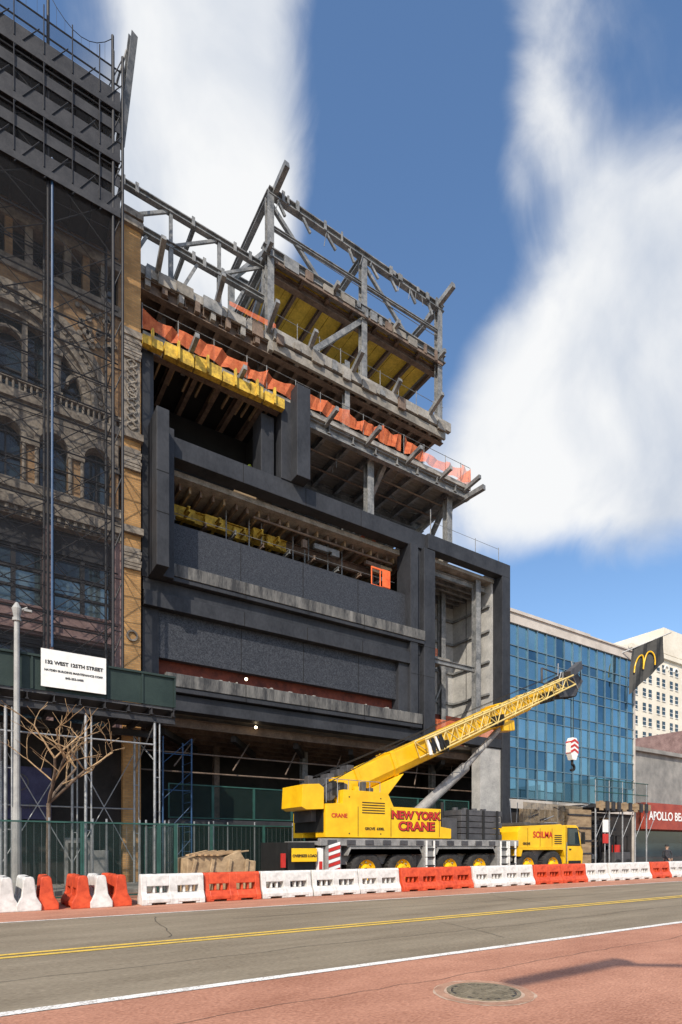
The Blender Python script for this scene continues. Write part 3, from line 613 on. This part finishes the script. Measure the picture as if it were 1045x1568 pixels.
box(Bk,11.11,11.15,18.4,20.6,2.2,3.2);
for x in(11.5,12.2):lathe(Dg,x,3.75,[(0.01,18.6),(.36,18.6),(.36,18.68),(.22,18.68),(.22,20.1),(.36,20.1),(.36,20.2),(0.01,20.2)],20)
for k in range(9):
    x=10.6+k*.35;box(random.choice([Dg,Yc,Bk]),x,x+.2,18.6,18.9,3.6,3.95+random.uniform(0,.35))
box(Dg,12,16.9,19.0,20.0,2.0,2.7);lathe(Dg,14.5,0,[(1.1,1.85),(1.1,2.02),(.01,2.02)],32,'z',19.5)
for k in range(6):tube(Pp,(11.2+k*.5,18.3,3.3 if k<2 else 3.8),(11.2+k*.5,18.3,4.2),.015,6)
tube(Pp,(11.2,18.3,4.2),(13.7,18.3,4.2),.015,6)
text(cr,'lettering_top','NEW YORK',(15.52,18.228,2.79),.44,redm,bold=.012,sx=1.12);text(cr,'lettering_bottom','CRANE',(15.55,18.228,2.32),.50,redm,bold=.012,sx=1.2)
text(cr,'lettering_top_outline','NEW YORK',(15.54,18.243,2.78),.44,blackp,bold=.034,sx=1.12);text(cr,'lettering_bottom_outline','CRANE',(15.57,18.243,2.31),.50,blackp,bold=.034,sx=1.2)
text(cr,'model_lettering','GROVE  6300L',(13.4,18.24,2.3),.15,blackp,bold=.004);text(cr,'rear_lettering','CRANE',(11.75,18.24,2.75),.22,redm,bold=.006)
prism(GL,[(17.0,2.55),(18.0,2.55),(17.9,3.45),(17.1,3.5)],20.0,20.75);box(Yc,16.95,18.1,20.0,20.8,1.9,2.5)
for k in range(5):box(Dg,18.2,20.8-.12*(k%2),18.35,20.6,1.97+k*.27,2.21+k*.27)
for x in(18.5,19.5,20.4):box(Bk,x,x+.12,18.3,18.36,1.97,3.3)
for k in range(4):lathe(Dg,18.45+k*.6,0,[(.14,3.3),(.14,3.42),(.01,3.42)],12,'z',19.0)
box(Dg,17.2,18.1,18.5,19.8,1.9,2.9);tube(Bk,(17.4,18.7,2.9),(17.4,18.7,3.6),.08)
# boom
ax=Vector((12.6,0,4.0));bx=Vector((27.2,0,10.5));d=(bx-ax).normalized();u=Vector((-d.z,0,d.x))
def bp(t,off=0,y=19.5):q=ax+d*t+u*off;return(q.x,y,q.z)
def boomsec(p,t0,t1,w,h,y=19.5):
    prof=[(-w/2,h/2),(w/2,h/2),(w/2,-h*.15),(w*.33,-h*.42),(0,-h/2),(-w*.33,-h*.42),(-w/2,-h*.15)]
    o=len(p.v);n=len(prof)
    for t in(t0,t1):
        for a,b in prof:p.v.append(bp(t,b,y+a))
    for i in range(n):
        j=(i+1)%n;p.f.append((o+i,o+j,o+n+j,o+n+i))
    p.f.append(tuple(o+i for i in range(n)));p.f.append(tuple(o+n+i for i in reversed(range(n))))
BM=P(cr,'boom_sections',ygloss,.02)
boomsec(BM,-1.0,9.9,.9,1.02);boomsec(BM,9.9,12.2,.78,.9);boomsec(BM,12.2,13.6,.68,.78);boomsec(BM,13.6,15.0,.58,.66);boomsec(BM,9.6,9.95,.98,1.12)
for t in(-.6,0.6,2.6):boomsec(BM,t,t+.2,.98,1.12)
prism(BM,[(bp(-1,-.4)[0],bp(-1,-.4)[2]),(bp(3.0,-.5)[0],bp(3.0,-.5)[2]),(14.1,3.15),(12.2,3.2)],19.05,19.95)
tube(Bk,bp(-1.2,.0,19.0),bp(-1.2,0,20.0),.3,16)
for k in range(5):box(Dg,bp(-1.5+k*.5,.75)[0],bp(-1.5+k*.5,.75)[0]+.3,19.2,19.8,bp(-1.5+k*.5,.5)[2],bp(-1.5+k*.5,.8)[2])
JB=P(cr,'lattice_jib',yjib)
w_=.6;t0,t1=4.0,14.9;ny=18.6
def jp(t,i,j):
    s_=1-.35*max(0,(t-11)/4);return bp(t,.2+w_*.6*j*s_,ny+.34*i)
for i in(-1,1):
    for j in(-1,1):tube(JB,jp(t0,i,j),jp(t1,i,j),.04,8)
n_=17
for k in range(n_):
    a=t0+(t1-t0)*k/n_;b=t0+(t1-t0)*(k+1)/n_
    for i in(-1,1):
        tube(JB,jp(a,i,-1 if k%2 else 1),jp(b,i,1 if k%2 else -1),.026,6);tube(JB,jp(a,i,-1),jp(a,i,1),.018,6)
    for j in(-1,1):tube(JB,jp(a,-1,j),jp(b,1,j),.022,6)
for t in(5.2,9.0,13.0):beam(Bk,bp(t,-.1,18.3),bp(t,-.1,19.1),.1,.5)
for k in range(4):
    t=4.0+k*.24;beam(WT if k%2==0 else Bk,bp(t,-.12,18.2),bp(t+.1,.5,18.2),.06,.14);beam(Bk,bp(t+.12,.5,18.18),bp(t+.2,-.12,18.18),.04,.07)
HD=P(cr,'boom_head',dgray,.01)
for y in(19.15,19.85,19.5):prism(HD,[(bp(14.6,-.45)[0],bp(14.6,-.45)[2]),(bp(15.9,-.75)[0],bp(15.9,-.75)[2]),(bp(16.9,-.2)[0],bp(16.9,-.2)[2]),(bp(16.4,.6)[0],bp(16.4,.6)[2]),(bp(14.6,.45)[0],bp(14.6,.45)[2])],y-.03,y+.03)
for y in(19.25,19.4,19.6,19.75):
    for t,o_,r in((16.0,-.45,.36),(16.1,.35,.3)):
        q=bp(t,o_);lathe(Bk,q[0],q[2],[(.05,y-.04),(r,y-.04),(r-.05,y),(r,y+.04),(.05,y+.04)],24)
beam(HD,bp(15,.5,18.6),bp(16.6,.7,18.9),.3,.4);tube(HD,bp(14,.6,19.5),bp(14.3,1.3,19.5),.06);tube(HD,bp(14.3,1.3,19.5),bp(15.6,.6,19.5),.04);tube(Pp,bp(15,.6,19.2),bp(15.3,1.2,19.2),.03);tube(Pp,bp(16.7,0,19.5),bp(16.9,1.0,19.5),.04)
for k in range(9):
    t=random.uniform(14.3,16.8);tube(random.choice([HD,Pp,Bk]),bp(t,random.uniform(-.5,.5),19.1),bp(t+random.uniform(-.5,.5),random.uniform(.2,1.0),19.0),.03,5)
for y in(19.3,19.7):tube(Bk,bp(-1,.85,y),bp(15.9,.68,y),.015,5)
tube(Bk,bp(-1.8,.5,18.4),bp(5,.95,18.4),.02,5)
LC=P(cr,'luff_cylinder',grayp);tube(LC,(15.9,19.5,2.6),(19.6,19.5,5.4),.24,16);tube(LC,(19.6,19.5,5.4),bp(10.3,-.5),.14,16);beam(Yc,bp(9.9,-.5),bp(10.7,-.75),.6,.5)
hk=P(cr,'hook_block',redm);hx=27.7
for y in(19.42,19.58):tube(Bk,(hx,y,10.4),(hx,y,7.6),.018,6)
prism(WT,[(hx-.18,7.6),(hx+.18,7.6),(hx+.34,7.3),(hx+.34,6.8),(hx+.15,6.4),(hx-.15,6.4),(hx-.34,6.8),(hx-.34,7.3)],19.35,19.65)
for k in range(3):prism(hk,[(hx-.33,6.75+k*.26),(hx,6.9+k*.26),(hx+.33,6.75+k*.26),(hx+.33,6.87+k*.26),(hx,7.02+k*.26),(hx-.33,6.87+k*.26)],19.33,19.67)
ring(Bk,hx,6.0,.12,.22,19.44,19.56,14,-2.4,1.6);tube(Bk,(hx,19.5,6.45),(hx,19.5,6.15),.07)
# ---------------------------------------------------------------- barriers
prof=[(-.28,0),(.28,0),(.28,.16),(.17,.36),(.12,.8),(.09,.86),(-.09,.86),(-.12,.8),(-.17,.36),(-.28,.16)]
def barrier(cx,cy,ang,mat,L_=1.8):
    r=root('plastic_traffic_barrier',(cx,cy,.004));r.rotation_euler=(random.uniform(-.02,.02),0,ang)
    p=P(r,'body',mat,.02);h=L_/2
    for a,b in((-h,-h+.16),(-.12,.12),(h-.16,h)):prismX(p,prof,a,b)
    low=[(-.28,.06),(.28,.06),(.28,.16),(.19,.32),(-.19,.32),(-.28,.16)];hi=[(-.145,.52),(.145,.52),(.12,.8),(.09,.86),(-.09,.86),(-.12,.8)];mid=[(-.1,.32),(.1,.32),(.09,.52),(-.09,.52)]
    for a,b in((-h+.15,-.11),(.11,h-.15)):
        prismX(p,low,a,b);prismX(p,hi,a,b)
        prismX(p,mid,a+.2,a+.26);prismX(p,mid,b-.24,b-.18)
        prismX(p,[(-.27,0),(.27,0),(.27,.065),(-.27,.065)],a,a+.12);prismX(p,[(-.27,0),(.27,0),(.27,.065),(-.27,.065)],b-.12,b)
    tube(p,(h-.02,0,.3),(h+.04,0,.3),.06);
    f=P(r,'fill_cap',blackp);tube(f,(-.5,0,.855),(-.5,0,.875),.05)
cols='WOWWWOOWWOOWWWOWWOWWOO'
for i,c in enumerate(cols):
    barrier(4.9+i*1.85,16.55+random.uniform(-.08,.08),random.uniform(-.03,.03),white if c=='W' else orange)
for g,c in((.3,'O'),(.75,'W'),(1.25,'W'),(1.72,'O'),(2.5,'O'),(3.0,'W'),(3.45,'O'),(-.4,'W'),(-1,'O')):
    barrier(g,17.2+random.uniform(-.08,.08),math.pi/2+random.uniform(-.08,.08),white if c=='W' else orange,1.7)
# ---------------------------------------------------------------- glass building
gb=root('glass_office_building')
glz=[M('curtain_glass_%d'%i,c,.03,c2=c3,s=.25,bump=.04,metal=.9,spec=.9,bs=.7) for i,(c,c3) in enumerate([((.13,.27,.36),(.19,.35,.44)),((.18,.34,.43),(.27,.45,.54)),((.05,.13,.2),(.10,.2,.28))])]
gp=[P(gb,'glass_panels_%d'%i,m) for i,m in enumerate(glz)];mull=P(gb,'mullions',M('mullion_blue',(.12,.19,.24),.4,c2=(.18,.27,.32),s=2,metal=.5));body=P(gb,'structure',roofc)
gx0,gx1=29.4,44.0;nc=15;zs=[4.9,6.2,6.9,8.2,8.9,10.2,10.9,12.2,12.9,14.2,14.9,16.3]
box(P(gb,'core',dark),29.5,44,25.8,45,0,16.9)
for i in range(nc):
    a=gx0+(gx1-gx0)*i/nc;b=gx0+(gx1-gx0)*(i+1)/nc
    for j in range(len(zs)-1):
        dk=.1+ (.35 if j<4 else 0)+(.3 if i>9 and 4<j<9 else 0)  # dark panes weighted low and to the right, painting in reflections of buildings
        w=(2 if random.random()<dk else random.choice([0,1,1])) if j%2==0 else random.choice([0,0,0,2]);e=random.uniform(-.012,.012);f=random.uniform(-.012,.012)
        quad(gp[w],(a,25.5+e,zs[j]),(b,25.5-e+f,zs[j]),(b,25.5-e,zs[j+1]),(a,25.5+e-f,zs[j+1]))
    box(mull,a-.03,a+.03,25.4,25.6,4.8,16.3)
for z in zs:box(mull,gx0,gx1,25.44,25.6,z-.03,z+.03)
box(body,29.32,44.1,25.35,26,16.3,16.95);box(body,29.32,38,25.25,26.2,16.95,17.15);box(body,38.02,44.15,25.25,26.2,16.95,17.05);box(body,43.95,44.12,25.4,45,0,16.3)
box(body,29.32,44,25.4,26,4.2,4.8);box(P(gb,'ground_shopfront',dark),29.4,44,25.6,26,0,4.2)
lo=root('low_shop_building');p=P(lo,'walls',M('grey_stucco',(.16,.16,.155),.9,c2=(.32,.31,.29),s=1));box(p,44.2,53,25.6,44,5.2,9.3);box(p,44.2,53,25.3,26,9.3,9.6);box(P(lo,'shop_windows',glassd),44.3,53,25.9,26,0,3)
ap=root('shop_sign');box(P(ap,'board',M('sign_red',(.22,.03,.02),.5,c2=(.38,.07,.04),s=1)),44.7,53,25.0,25.3,3.1,5.2)
text(ap,'lettering','APOLLO BEAUTY',(45.3,24.97,3.85),.95,whitep,bold=.02,ax='LEFT');box(P(lo,'walls_red',redwall),44.2,53,25.5,25.8,3,5.19)
for x0,x1,h,c in((53.2,62,12,pink),(62.2,72,9,cream),(72.2,88,15,terra),(88.2,110,12,cream)):
    r=root('shop_building');p=P(r,'walls',c);box(p,x0,x1,25.7,40,0,h);q=P(r,'windows',glassd);k=x0+.8
    while k<x1-1.5:
        for z in range(4,int(h)-2,3):box(q,k,k+1.1,25.66,25.7,z+.3,z+2)
        k+=2.2
ab=root('cream_apartment_building');p=P(ab,'walls',cream);box(p,123,165,72,110,0,47);box(p,136,165,71.5,110,47,53);box(p,122.5,165,71.4,72,45.8,46.8);q=P(ab,'windows',glassd);fz=P(ab,'sills',whitep)
for i in range(14):
    for j in range(13):
        x=124.6+i*2.9+(.5 if i%2 else 0);z=3+j*3.3;box(q,x,x+1.2,71.9,72,z,z+1.8);box(fz,x-.1,x+1.3,71.8,72,z-.15,z);box(fz,x,x+1.2,71.85,71.98,z+.85,z+.95)
for j in range(13):
    for k in range(8):box(q,122.93,123,74+k*4,75.3+k*4,3+j*3.3,4.8+j*3.3)
for i in range(9):
    x=125+i*4.3;ring(fz,x,43.5,.8,1.1,71.7,72,12)
# flag
fl=root('black_flag');p=P(fl,'pole',pipe);tube(p,(42.2,25.4,16.6),(44.6,22.9,17.9),.05)
p=P(fl,'cloth',blackp)
def fpt(t,dz,o=0):return(42.75+1.5*t-.15*dz*(1-t)-o,24.85-1.6*t+.07*math.sin(t*14+dz)-o,16.85+.86*t-dz)
n=12;m_=6
for i in range(n):
    for j in range(m_):
        ln=lambda t:3.6-1.6*t
        quad(p,fpt(i/n,ln(i/n)*j/m_),fpt((i+1)/n,ln((i+1)/n)*j/m_),fpt((i+1)/n,ln((i+1)/n)*(j+1)/m_),fpt(i/n,ln(i/n)*(j+1)/m_))
ym=P(fl,'yellow_m',ygloss)
for c0 in(.25,.55):
    pr=None
    for k in range(15):
        t=math.pi*k/14;c=fpt(c0+.15*math.cos(t),2.0-1.2*math.sin(t),.1)
        if pr:tube(ym,pr,c,.05,6)
        pr=c
# right shed
rs=root('sidewalk_shed');p=P(rs,'posts',pipe);q=P(rs,'deck',plyw);g=P(rs,'fence_mesh',netg);w=P(rs,'plywood_wall',plyw);b_=P(rs,'beams',steeld);gf=P(rs,'rail_frames',greenf)
for x in(33.5,35,36.5,38,39.4):
    for y in(21.9,24.8):tube(p,(x,y,.15),(x,y,4.2),.05)
    tube(p,(x,21.9,4.4),(x,21.9,6.0),.03);tube(p,(x,21.9,2.2),(x+1.3,21.9,4.1),.02)
box(b_,33.4,39.6,21.8,25,4.2,4.4);box(q,33.4,39.6,21.7,21.8,4.15,4.55)
for k in range(9):box(random.choice([q,b_]),33.6+k*.65,33.9+k*.65,21.6,21.7,4.0,4.6)
for z in(5.2,6.0):tube(gf,(33.4,21.9,z),(39.6,21.9,z),.03)
quad(g,(33.4,21.92,4.5),(39.6,21.92,4.5),(39.6,21.92,6.0),(33.4,21.92,6.0));quad(g,(33.4,21.92,4.5),(33.4,25,4.5),(33.4,25,6.0),(33.4,21.92,6.0))
box(w,30.8,33.2,22.0,22.1,.15,4.0);box(w,33.2,33.3,22.1,25.2,.15,4.0);box(w,29.5,30.8,24.5,24.6,.15,4.1)
for k in range(5):box(b_,30.8,33.2,21.95,22.0,.4+k*.8,.5+k*.8)
for k in range(22):
    x=27.5+k*.24;tube(p,(x,22.8+random.random(),.15),(x+.1,22.8+random.random(),random.uniform(2.8,4.6)),.025,6)
for k in range(18):
    x=27.2+random.random()*5;z=random.uniform(2.6,4.2);tube(random.choice([p,b_]),(x,22.3,z),(x+random.uniform(.5,1.8),22.3,z+random.uniform(-.3,.3)),.03,5)
for k in range(26):
    x=34+random.random()*5;z=random.uniform(.3,3.6);box(random.choice([q,b_,b_,p]),x,x+random.uniform(.1,.9),24.2,24.6,z,z+random.uniform(.05,.6))
hv=M('brown_netting',(.12,.09,.06),.9,c2=(.28,.22,.14),s=3,alpha=.7);h_=P(rs,'brown_screen',hv);quad(h_,(27.2,22.4,2.9),(32.6,22.2,2.9),(32.6,22.2,4.2),(27.2,22.4,4.3))
sg_=root('street_sign');p=P(sg_,'pole',pipe);tube(p,(34.2,21.7,.15),(34.2,21.7,3.4),.035);q=P(sg_,'plate',whitep);box(q,33.9,34.5,21.64,21.66,2.6,3.4);box(P(sg_,'red_plate',redm),33.9,34.5,21.64,21.66,1.9,2.5)
fk=root('forklift');p=P(fk,'body',dgray,.03);box(p,36.0,37.8,22.1,23.2,.5,1.3);q=P(fk,'mast',blackp)
for y in(22.2,23.0):box(q,35.6,35.72,y,y+.1,.2,3.0)
for x in(36.0,37.6):box(q,x,x+.07,22.2,22.27,1.3,2.4);box(q,x,x+.07,23.0,23.07,1.3,2.4)
box(q,36,37.7,22.2,23.1,2.4,2.46);box(q,34.6,35.6,22.3,22.42,.3,.36);box(q,34.6,35.6,22.8,22.92,.3,.36);box(P(fk,'seat',redm),36.6,37.1,22.4,22.9,1.3,1.8)
for x in(36.3,37.5):
    for y in(22.0,23.1):lathe(q,x,.5,[(.01,y),(.33,y),(.35,y+.05),(.35,y+.2),(.01,y+.2)],20)
# ---------------------------------------------------------------- lamp, trees
la=root('unseen_shadow_lamp');p=P(la,'pole',lampm);x,y=1.3,22.0-.8
tube(p,(x,y,.0),(x,y,.5),.22,12);tube(p,(x,y,.5),(x,y,2.9),.15,12,.13);tube(p,(x,y,2.9),(x,y,9.0),.105,12,.08);tube(p,(x,y,8.9),(x,y,9.0),.13,12);tube(p,(x,y,9.0),(x,y,9.3),.09,12,.15);tube(p,(x,y,9.3),(x,y,9.5),.15,12,.04)
tube(p,(x,y,9.2),(x+.3,y,9.4),.03,8);box(p,x+.2,x+.42,y-.08,y+.08,9.25,9.32)
shadow_caster=root('unseen_shadow_lamp');p=P(shadow_caster,'pole',lampm);tube(p,(3.6,-4.8,.15),(3.6,-4.8,8.6),.12,12,.08);tube(p,(3.6,-4.8,8.3),(-.6,-2.6,9.0),.07,8);prism(p,[(-2.6,8.95),(-.2,9.0),(-.2,9.15),(-2.6,9.05)],-2.75,-2.5)  # unseen arm and panel, added to cast the streak of shadow on the road
def tree(name,base,hgt,seed,maxd):
    random.seed(seed)
    tr=root(name);p=P(tr,'trunk_and_limbs',bark);tw=P(tr,'twigs',M('twig',(.20,.125,.065),.8,c2=(.46,.31,.17),s=6))
    def grow(a,dv,ln,r,dep):
        segs=4;q=Vector(a);d_=Vector(dv).normalized()
        for s_ in range(segs):
            d_=(d_+Vector((random.uniform(-1,1),random.uniform(-1,1),random.uniform(-.3,.5)))*(.16 if dep else .05)).normalized();e=q+d_*ln/segs
            tube(p if dep<2 else tw,q,e,r*(1-.22*s_/segs),7 if dep<2 else 4,r*(1-.22*(s_+1)/segs));q=e
            if (dep>0 and dep<maxd and s_%2==1 and s_<segs-1):
                side=Vector((random.uniform(-1,1),random.uniform(-1,1),random.uniform(0,.6))).normalized();grow(q,(d_*.5+side*.8),ln*.62,max(.005,r*.5),dep+1)
        if dep<maxd:
            for _ in range(4 if dep==0 else 2):
                side=Vector((random.uniform(-1,1),random.uniform(-1,1),random.uniform(-.1,.5)));grow(q,(d_*.6+side*.85),ln*(.62 if dep else .62),max(.005,r*.58),dep+1)
    grow(base,(.02,0,1),hgt,.085,0)
tree('bare_street_tree',(2.2,20.9,.15),2.9,21,4)
random.seed(3)
# ---------------------------------------------------------------- people
def person(name,loc,rot,top,legs,hat=None):
    e=root(name,loc);e.rotation_euler=(0,0,rot)
    vs=[((0,0,.95),.15),((0,0,1.2),.15),((0,0,1.42),.14),((0,0,1.52),.06),((0,.01,1.6),.085),((0,.0,1.7),.095),
        ((-.2,0,1.42),.065),((-.25,.02,1.13),.045),((-.22,-.15,.92),.032),((.2,0,1.42),.065),((.27,0,1.13),.045),((.25,-.12,.9),.032),
        ((-.1,0,.88),.1),((-.11,-.03,.48),.065),((-.12,.03,.08),.045),((-.13,-.16,.04),.04),((.1,0,.88),.1),((.12,-.02,.48),.065),((.14,.04,.08),.045),((.16,-.15,.04),.04)]
    ed=[(0,1),(1,2),(2,3),(3,4),(4,5),(2,6),(6,7),(7,8),(2,9),(9,10),(10,11),(0,12),(12,13),(13,14),(14,15),(0,16),(16,17),(17,18),(18,19)]
    for b0,sx in((8,-1),(11,1)):
        bx_=Vector(vs[b0][0])
        for k in range(5):
            o=len(vs);a=bx_+Vector((sx*(.01),-.03+.018*(k-2),-.07));
            if k==4:a=bx_+Vector((-sx*.04,-.03,-.03))
            vs.append((tuple(a),.012));vs.append((tuple(a+Vector((0,-.015,-.06+.008*abs(k-1)))),.009));ed+=[(b0,o),(o,o+1)]
    me=bpy.data.meshes.new('body');me.from_pydata([v[0] for v in vs],ed,[]);o=bpy.data.objects.new('body_tmp',me);sc.collection.objects.link(o)
    md=o.modifiers.new('s','SKIN');o.modifiers.new('ss','SUBSURF').levels=1
    for i,v in enumerate(vs):me.skin_vertices[0].data[i].radius=(v[1],v[1]*.85)
    me.skin_vertices[0].data[0].use_root=True
    dg=bpy.context.evaluated_depsgraph_get();m2=bpy.data.meshes.new_from_object(o.evaluated_get(dg));bpy.data.objects.remove(o)
    for m_ in(skin,top,legs,blackp):m2.materials.append(m_)
    for f in m2.polygons:
        c=f.center;f.use_smooth=True
        f.material_index=3 if c.z<.12 else(0 if c.z>1.5 or(abs(c.x)>.17 and c.z<.95 and c.z>.7) else(2 if c.z<.95 else 1))
    b=bpy.data.objects.new('body',m2);sc.collection.objects.link(b);b.parent=e
    h=P(e,'hair_or_hat',hat or blackp,smooth=True)
    lathe(h,0,1.7,[(.105,0),(.11,.03),(.09,.08),(.05,.115),(.001,.125)],16,'z',0.01)
    fc=P(e,'nose_and_ears',skin);tube(fc,(0,-.09,1.68),(0,-.115,1.65),.012,6);tube(fc,(-.09,0,1.67),(-.1,0,1.63),.015,6);tube(fc,(.09,0,1.67),(.1,0,1.63),.015,6)
person('pedestrian',(36.3,18.9,0),.3,cloth,cloth);person('pedestrian',(37.1,19.3,0),-.9,cloth,denim)
box(P(mu,'work_platform',plyw),11.2,13.2,27.0,28.2,18.85,19.6);person('construction_worker',(12.2,27.5,19.6),.2,hiv,denim,hiv)
finish()
# ---------------------------------------------------------------- camera
cam=bpy.data.cameras.new('camera');co=bpy.data.objects.new('camera',cam);sc.collection.objects.link(co);sc.camera=co
co.location=(0,0,1.6);co.rotation_euler=(math.pi/2,0,RAD(-32.94));cam.sensor_width=36;cam.lens=20.2;cam.shift_y=.328;cam.clip_end=3000;cam.clip_start=.1
# ---------------------------------------------------------------- light
EL=RAD(40);sx_,sy_=-.74,-.673;tosun=Vector((sx_*math.cos(EL),sy_*math.cos(EL),math.sin(EL)))
sd=bpy.data.lights.new('sun','SUN');sd.energy=4.9;sd.angle=RAD(.6);sd.color=(1,.90,.75);so=bpy.data.objects.new('sun',sd);sc.collection.objects.link(so)
so.rotation_euler=tosun.to_track_quat('Z','Y').to_euler()
w=bpy.data.worlds.new('World');sc.world=w;w.use_nodes=True;n=w.node_tree.nodes;l=w.node_tree.links
bg=n['Background'];bg.inputs['Strength'].default_value=.1
sk=n.new('ShaderNodeTexSky');sk.sky_type='NISHITA';sk.sun_disc=False;sk.sun_elevation=EL;sk.sun_rotation=math.atan2(sx_,sy_);sk.ozone_density=1.6;sk.air_density=1.0;sk.dust_density=1.0
tc=n.new('ShaderNodeTexCoord');nm=n.new('ShaderNodeVectorMath');nm.operation='NORMALIZE';l.new(tc.outputs['Generated'],nm.inputs[0])
def noise(scale,detail,rough,dist,vec):
    q=n.new('ShaderNodeTexNoise');q.inputs['Scale'].default_value=scale;q.inputs['Detail'].default_value=detail;q.inputs['Roughness'].default_value=rough;q.inputs['Distortion'].default_value=dist;l.new(vec,q.inputs['Vector']);return q.outputs['Fac']
mp=n.new('ShaderNodeMapping');mp.inputs['Rotation'].default_value=(0,RAD(25),RAD(20));mp.inputs['Scale'].default_value=(1,1,1);l.new(nm.outputs[0],mp.inputs['Vector'])
f1=noise(2.6,8,.5,.6,mp.outputs[0]);f2=noise(4.0,7,.52,.5,mp.outputs[0]);f3=noise(8,9,.56,.8,mp.outputs[0])
def math_(op,a,b):
    q=n.new('ShaderNodeMath');q.operation=op
    for i,x in enumerate((a,b)):
        if isinstance(x,(int,float)):q.inputs[i].default_value=x
        else:l.new(x,q.inputs[i])
    return q.outputs[0]
acc=math_('ADD',math_('MULTIPLY',f1,.6),math_('MULTIPLY',f3,.4))
def blob(v,deg,wt):
    global acc
    d_=n.new('ShaderNodeVectorMath');d_.operation='DOT_PRODUCT';l.new(nm.outputs[0],d_.inputs[0]);d_.inputs[1].default_value=Vector(v).normalized()
    mr=n.new('ShaderNodeMapRange');mr.interpolation_type='SMOOTHSTEP';mr.inputs[1].default_value=math.cos(RAD(deg));mr.inputs[2].default_value=math.cos(RAD(deg*.1));mr.inputs[3].default_value=0;mr.inputs[4].default_value=wt;l.new(d_.outputs['Value'],mr.inputs[0])
    acc=math_('ADD',acc,mr.outputs[0])
for v,dg,wt in[((.332,.977,1.27),13,.30),((.40,.93,1.35),9,.16),((.25,1.0,1.0),9,.16),((.904,.606,1.191),12,.22),((.952,.575,.793),14,.36),((.80,.68,.70),10,.22),((.95,.55,.60),9,.14),((.732,.717,1.327),8,.12),
    ((.608,.797,1.191),10,-.20),((.618,.791,1.407),10,-.2),((.837,.649,.975),6,-.16),((.75,.70,1.08),6,-.12),((.904,.606,.40),12,-.22),((.084,1.137,1.452),8,-.25),((.62,.79,1.0),9,-.22),((1.037,.519,1.452),8,-.2)]:blob(v,dg,wt)
rp=n.new('ShaderNodeMapRange');rp.interpolation_type='SMOOTHSTEP';rp.inputs[1].default_value=.42;rp.inputs[2].default_value=.80;l.new(acc,rp.inputs[0])
cr_=n.new('ShaderNodeValToRGB');cr_.color_ramp.elements[0].position=.36;cr_.color_ramp.elements[0].color=(6.0,6.6,7.6,1);cr_.color_ramp.elements[1].position=.60;cr_.color_ramp.elements[1].color=(9.4,9.5,9.6,1);l.new(f2,cr_.inputs[0])
hs=n.new('ShaderNodeHueSaturation');hs.inputs['Saturation'].default_value=1.12;hs.inputs['Value'].default_value=2.05;l.new(sk.outputs[0],hs.inputs['Color'])
mx=n.new('ShaderNodeMix');mx.data_type='RGBA';l.new(rp.outputs[0],mx.inputs[0]);l.new(hs.outputs[0],mx.inputs[6]);l.new(cr_.outputs[0],mx.inputs[7]);l.new(mx.outputs[2],bg.inputs[0])
sc.view_settings.view_transform='Standard';sc.view_settings.look='None';sc.view_settings.exposure=0
